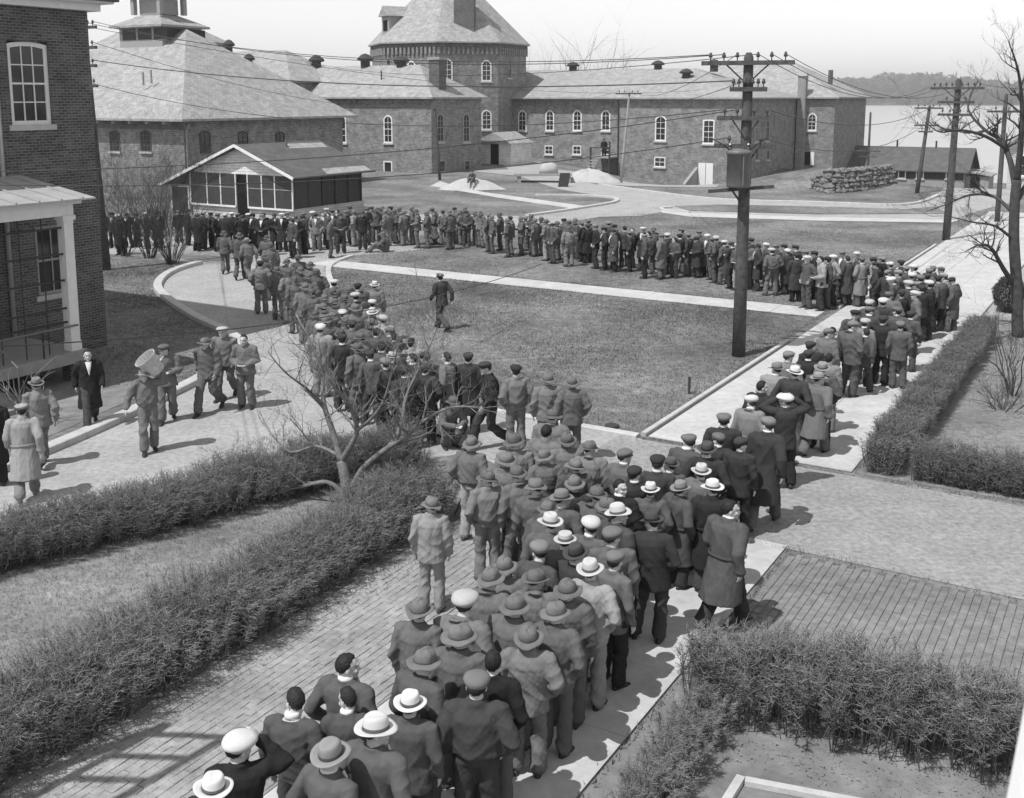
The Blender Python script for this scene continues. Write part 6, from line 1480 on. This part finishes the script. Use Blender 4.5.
for (z, g, tn, h), l in grp.items():
    base = '%s %s and %s %s' % (TN[tn], GAR[g], HN[h], ZN[z]); l.sort(key=lambda d: d['pos'].x/d['pos'].y)
    for i, d in enumerate(l): d['label'] = 'man in ' + base if len(l) == 1 else '%s from left: man in %s' % ('first' if i == 0 else 'last' if False else ORD(i+1), base)
ALT = {'front':'ssopps','group':'ssop','walk':'ssop','bend':'ssopc','lawn':'sopcxs','hut':'sopcs','road':'sosp'}
for k, d in enumerate(rows):
    ps = d['pose']
    if ps == 's': ps = ALT[d['zone']][k % len(ALT[d['zone']])]
    yw = d['yaw']
    if yw == 0 and not d['fix']: yw = random.choice((0,0,0,0,.9,-.9) if d['zone'] in ('front','walk','road','group') else (0,0,.9,-.9))
    jc = TONE[d['tone']]*random.uniform(.72,1.3); wk = d['g'] in 'WB' and d['tone'] in 'wgl'
    tc = jc*random.uniform(.75,1.1) if wk else random.choice((.03,.045,.06,.1,jc*.9)); hn, hc = HT[d['hat']]
    if d['px'] == 471: tc = .32
    if d['zone'] == 'lawn' and random.random() < .08: tc = .3
    if d['zone'] in ('lawn','bend','hut') and hn and random.random() < .5 and d['hat'] in 'bcC': hc *= 1.25
    o = person(d['pos'], d['az'], PS[ps], JK[d['g']], jc, tc, hn, hc*random.uniform(.72,1.15), yw, d['scale'], random.choice((.015,.02,.03)), random.choice((.02,.03,.05)), collar=d['g'] in 'SMBO' and random.random() < .45, shirt=d['g'] in 'SO' and random.random() < .6, variant=0 if ps not in 'sop' else k % 2, belt=d['g'] == 'O' and k % 3 != 1)
    tag(o, d['label'], 'person', {'front':'men in the foreground crowd','group':'men in work clothes by the hedge end','walk':'men on the concrete walk','bend':'men where the queue bends','lawn':'men in the far line on the lawn','hut':'men before the hut','road':'men in the column on the road'}[d['zone']])
# people on their own
def solo(px, py, label, az, pose, jacket, jc, tc, hat, hc, z=0.0, foot=True, **k):
    p = G(px, py, z); o = person(p, az, pose, jacket, jc, tc, hat, hc, **k); tag(o, label, 'person'); return o
CARR = solo(150,452,'man in work clothes carrying a bushel basket on his shoulder', 158, 'carry', 'blouse', .15, .17, 'bucket', .3)
solo(168,421,'man in work jacket walking behind the basket carrier, hand at his mouth', 165, 'eat', 'work', .15, .15, 'cap', .12, yaw=-.9)
solo(210,412,'dark-faced man in buttoned work jacket, leftmost of the strolling three', 190, 'stride', 'work', .13, .12, 'bucket', .16)
solo(227,398,'man in light cap at the back of the strolling three', 185, 'walk', 'work', .18, .14, 'newsboy', .4)
solo(247,408,'bareheaded man in open work jacket, rightmost of the strolling three', 187, 'clasp', 'work', .16, .15, None, 0)
solo(92,427,'man in long open dark overcoat walking on the kerb below the porch', 155, 'stride', 'coat', .03, .07, None, 0, shirt=True, collar=True)
solo(28,500,'person in belted pale trench coat and peaked cap at left edge', 340, 'walk', 'coat', .3, .2, 'peaked', .3, shoec=.2, belt=True)
solo(43,466,'man in brimmed hat and grey jacket beyond the pale trench coat', 320, 'walk', 'work', .2, .17, 'fedora', .2)
solo(-3,486,'dark figure cut by the left frame edge', 330, 'stand', 'coat', .03, .03, 'cap', .05)
solo(442,330,'uniformed man in peaked cap striding alone across the lawn', 320, 'stride', 'suit', .055, .08, 'peaked', .08)
solo(449,447,'man crouching at the hedge end beside the moving column', 150, 'crouch', 'work', .14, .14, 'bucket', .12)
solo(383,252,'man sitting on the lawn in front of the far line', 265, 'sit', 'work', .12, .12, 'bucket', .15)
q = G(632,158,1.05); o = person(Vector((NS(LR_N-14.4, LR_S-1.0).x, NS(LR_N-14.4, LR_S-1.0).y, 1.05)), 190, 'stand', 'coat', .02, .02, 'fedora', .03); tag(o, 'dark figure standing on the outside stair landing', 'person')
q = tp(470,189); o = person(q+Vector((.2,-.5,.55)), 200, 'sit', 'suit', .08, .1, 'cap', .1); tag(o, 'man seated on the pale mound near the wing', 'person')
for px, py, lab, tn in ((337,212,'man standing in the open side of the hut, left', .06), (352,210,'man standing in the open side of the hut, right', .12)):
    q = G(px,py); o = person(Vector((q.x-.6, q.y-.6, .3)), 120, 'pockets', 'work', tn, tn, 'cap', .15); tag(o, lab, 'person')
# bushel basket on the carrier's shoulder
def basket():
    p = CARR.location; f = Matrix.Translation(p) @ Matrix.Rotation(-R(158),4,'Z') @ Matrix.Translation((-.22,.02,1.66)) @ Matrix.Rotation(R(38),4,'Y') @ Matrix.Rotation(R(-8),4,'X')
    t = bpy.data.objects.new('bushel_basket', None); C.objects.link(t); t.matrix_world = f; tag(t, 'pale slatted bushel basket held on the carrier\'s shoulder', 'basket'); n = 18
    for k in range(n):
        a = 2*math.pi*(k+.5)/n; m = MB(); wv = math.pi/n*.92; vs = []
        for r, z in ((.15,-.02),(.175,.15),(.215,.36)):
            for rr in (r, r-.008):
                for s in (-1,1): vs.append((rr*math.cos(a+s*wv), rr*math.sin(a+s*wv), z))
        m.add(vs, [(0,1,5,4),(4,5,9,8),(3,2,6,7),(7,6,10,11),(0,4,6,2),(4,8,10,6),(1,3,7,5),(5,7,11,9),(8,9,11,10),(0,2,3,1)]); me = simple('stave', m, 'basket_wood', False); kid('stave', me, t)
    for r, z in ((.162,.03),(.192,.2),(.219,.34)):
        m = MB(); N_ = 30; vs = [(q*math.cos(2*math.pi*i/N_), q*math.sin(2*math.pi*i/N_), z+dz) for q, dz in ((r,0),(r+.01,0),(r+.012,.035),(r+.002,.035)) for i in range(N_)]
        m.add(vs, [(b*N_+i, b*N_+(i+1)%N_, ((b+1)%4)*N_+(i+1)%N_, ((b+1)%4)*N_+i) for b in range(4) for i in range(N_)]); kid('hoop', simple('hoop', m, 'basket_wood', False), t)
    m = MB(); m.lathe([(.01,-.012),(.15,-.012),(.15,0),(.01,0)], 20); kid('bottom', simple('bottom', m, 'pale_wood', False), t)
basket()
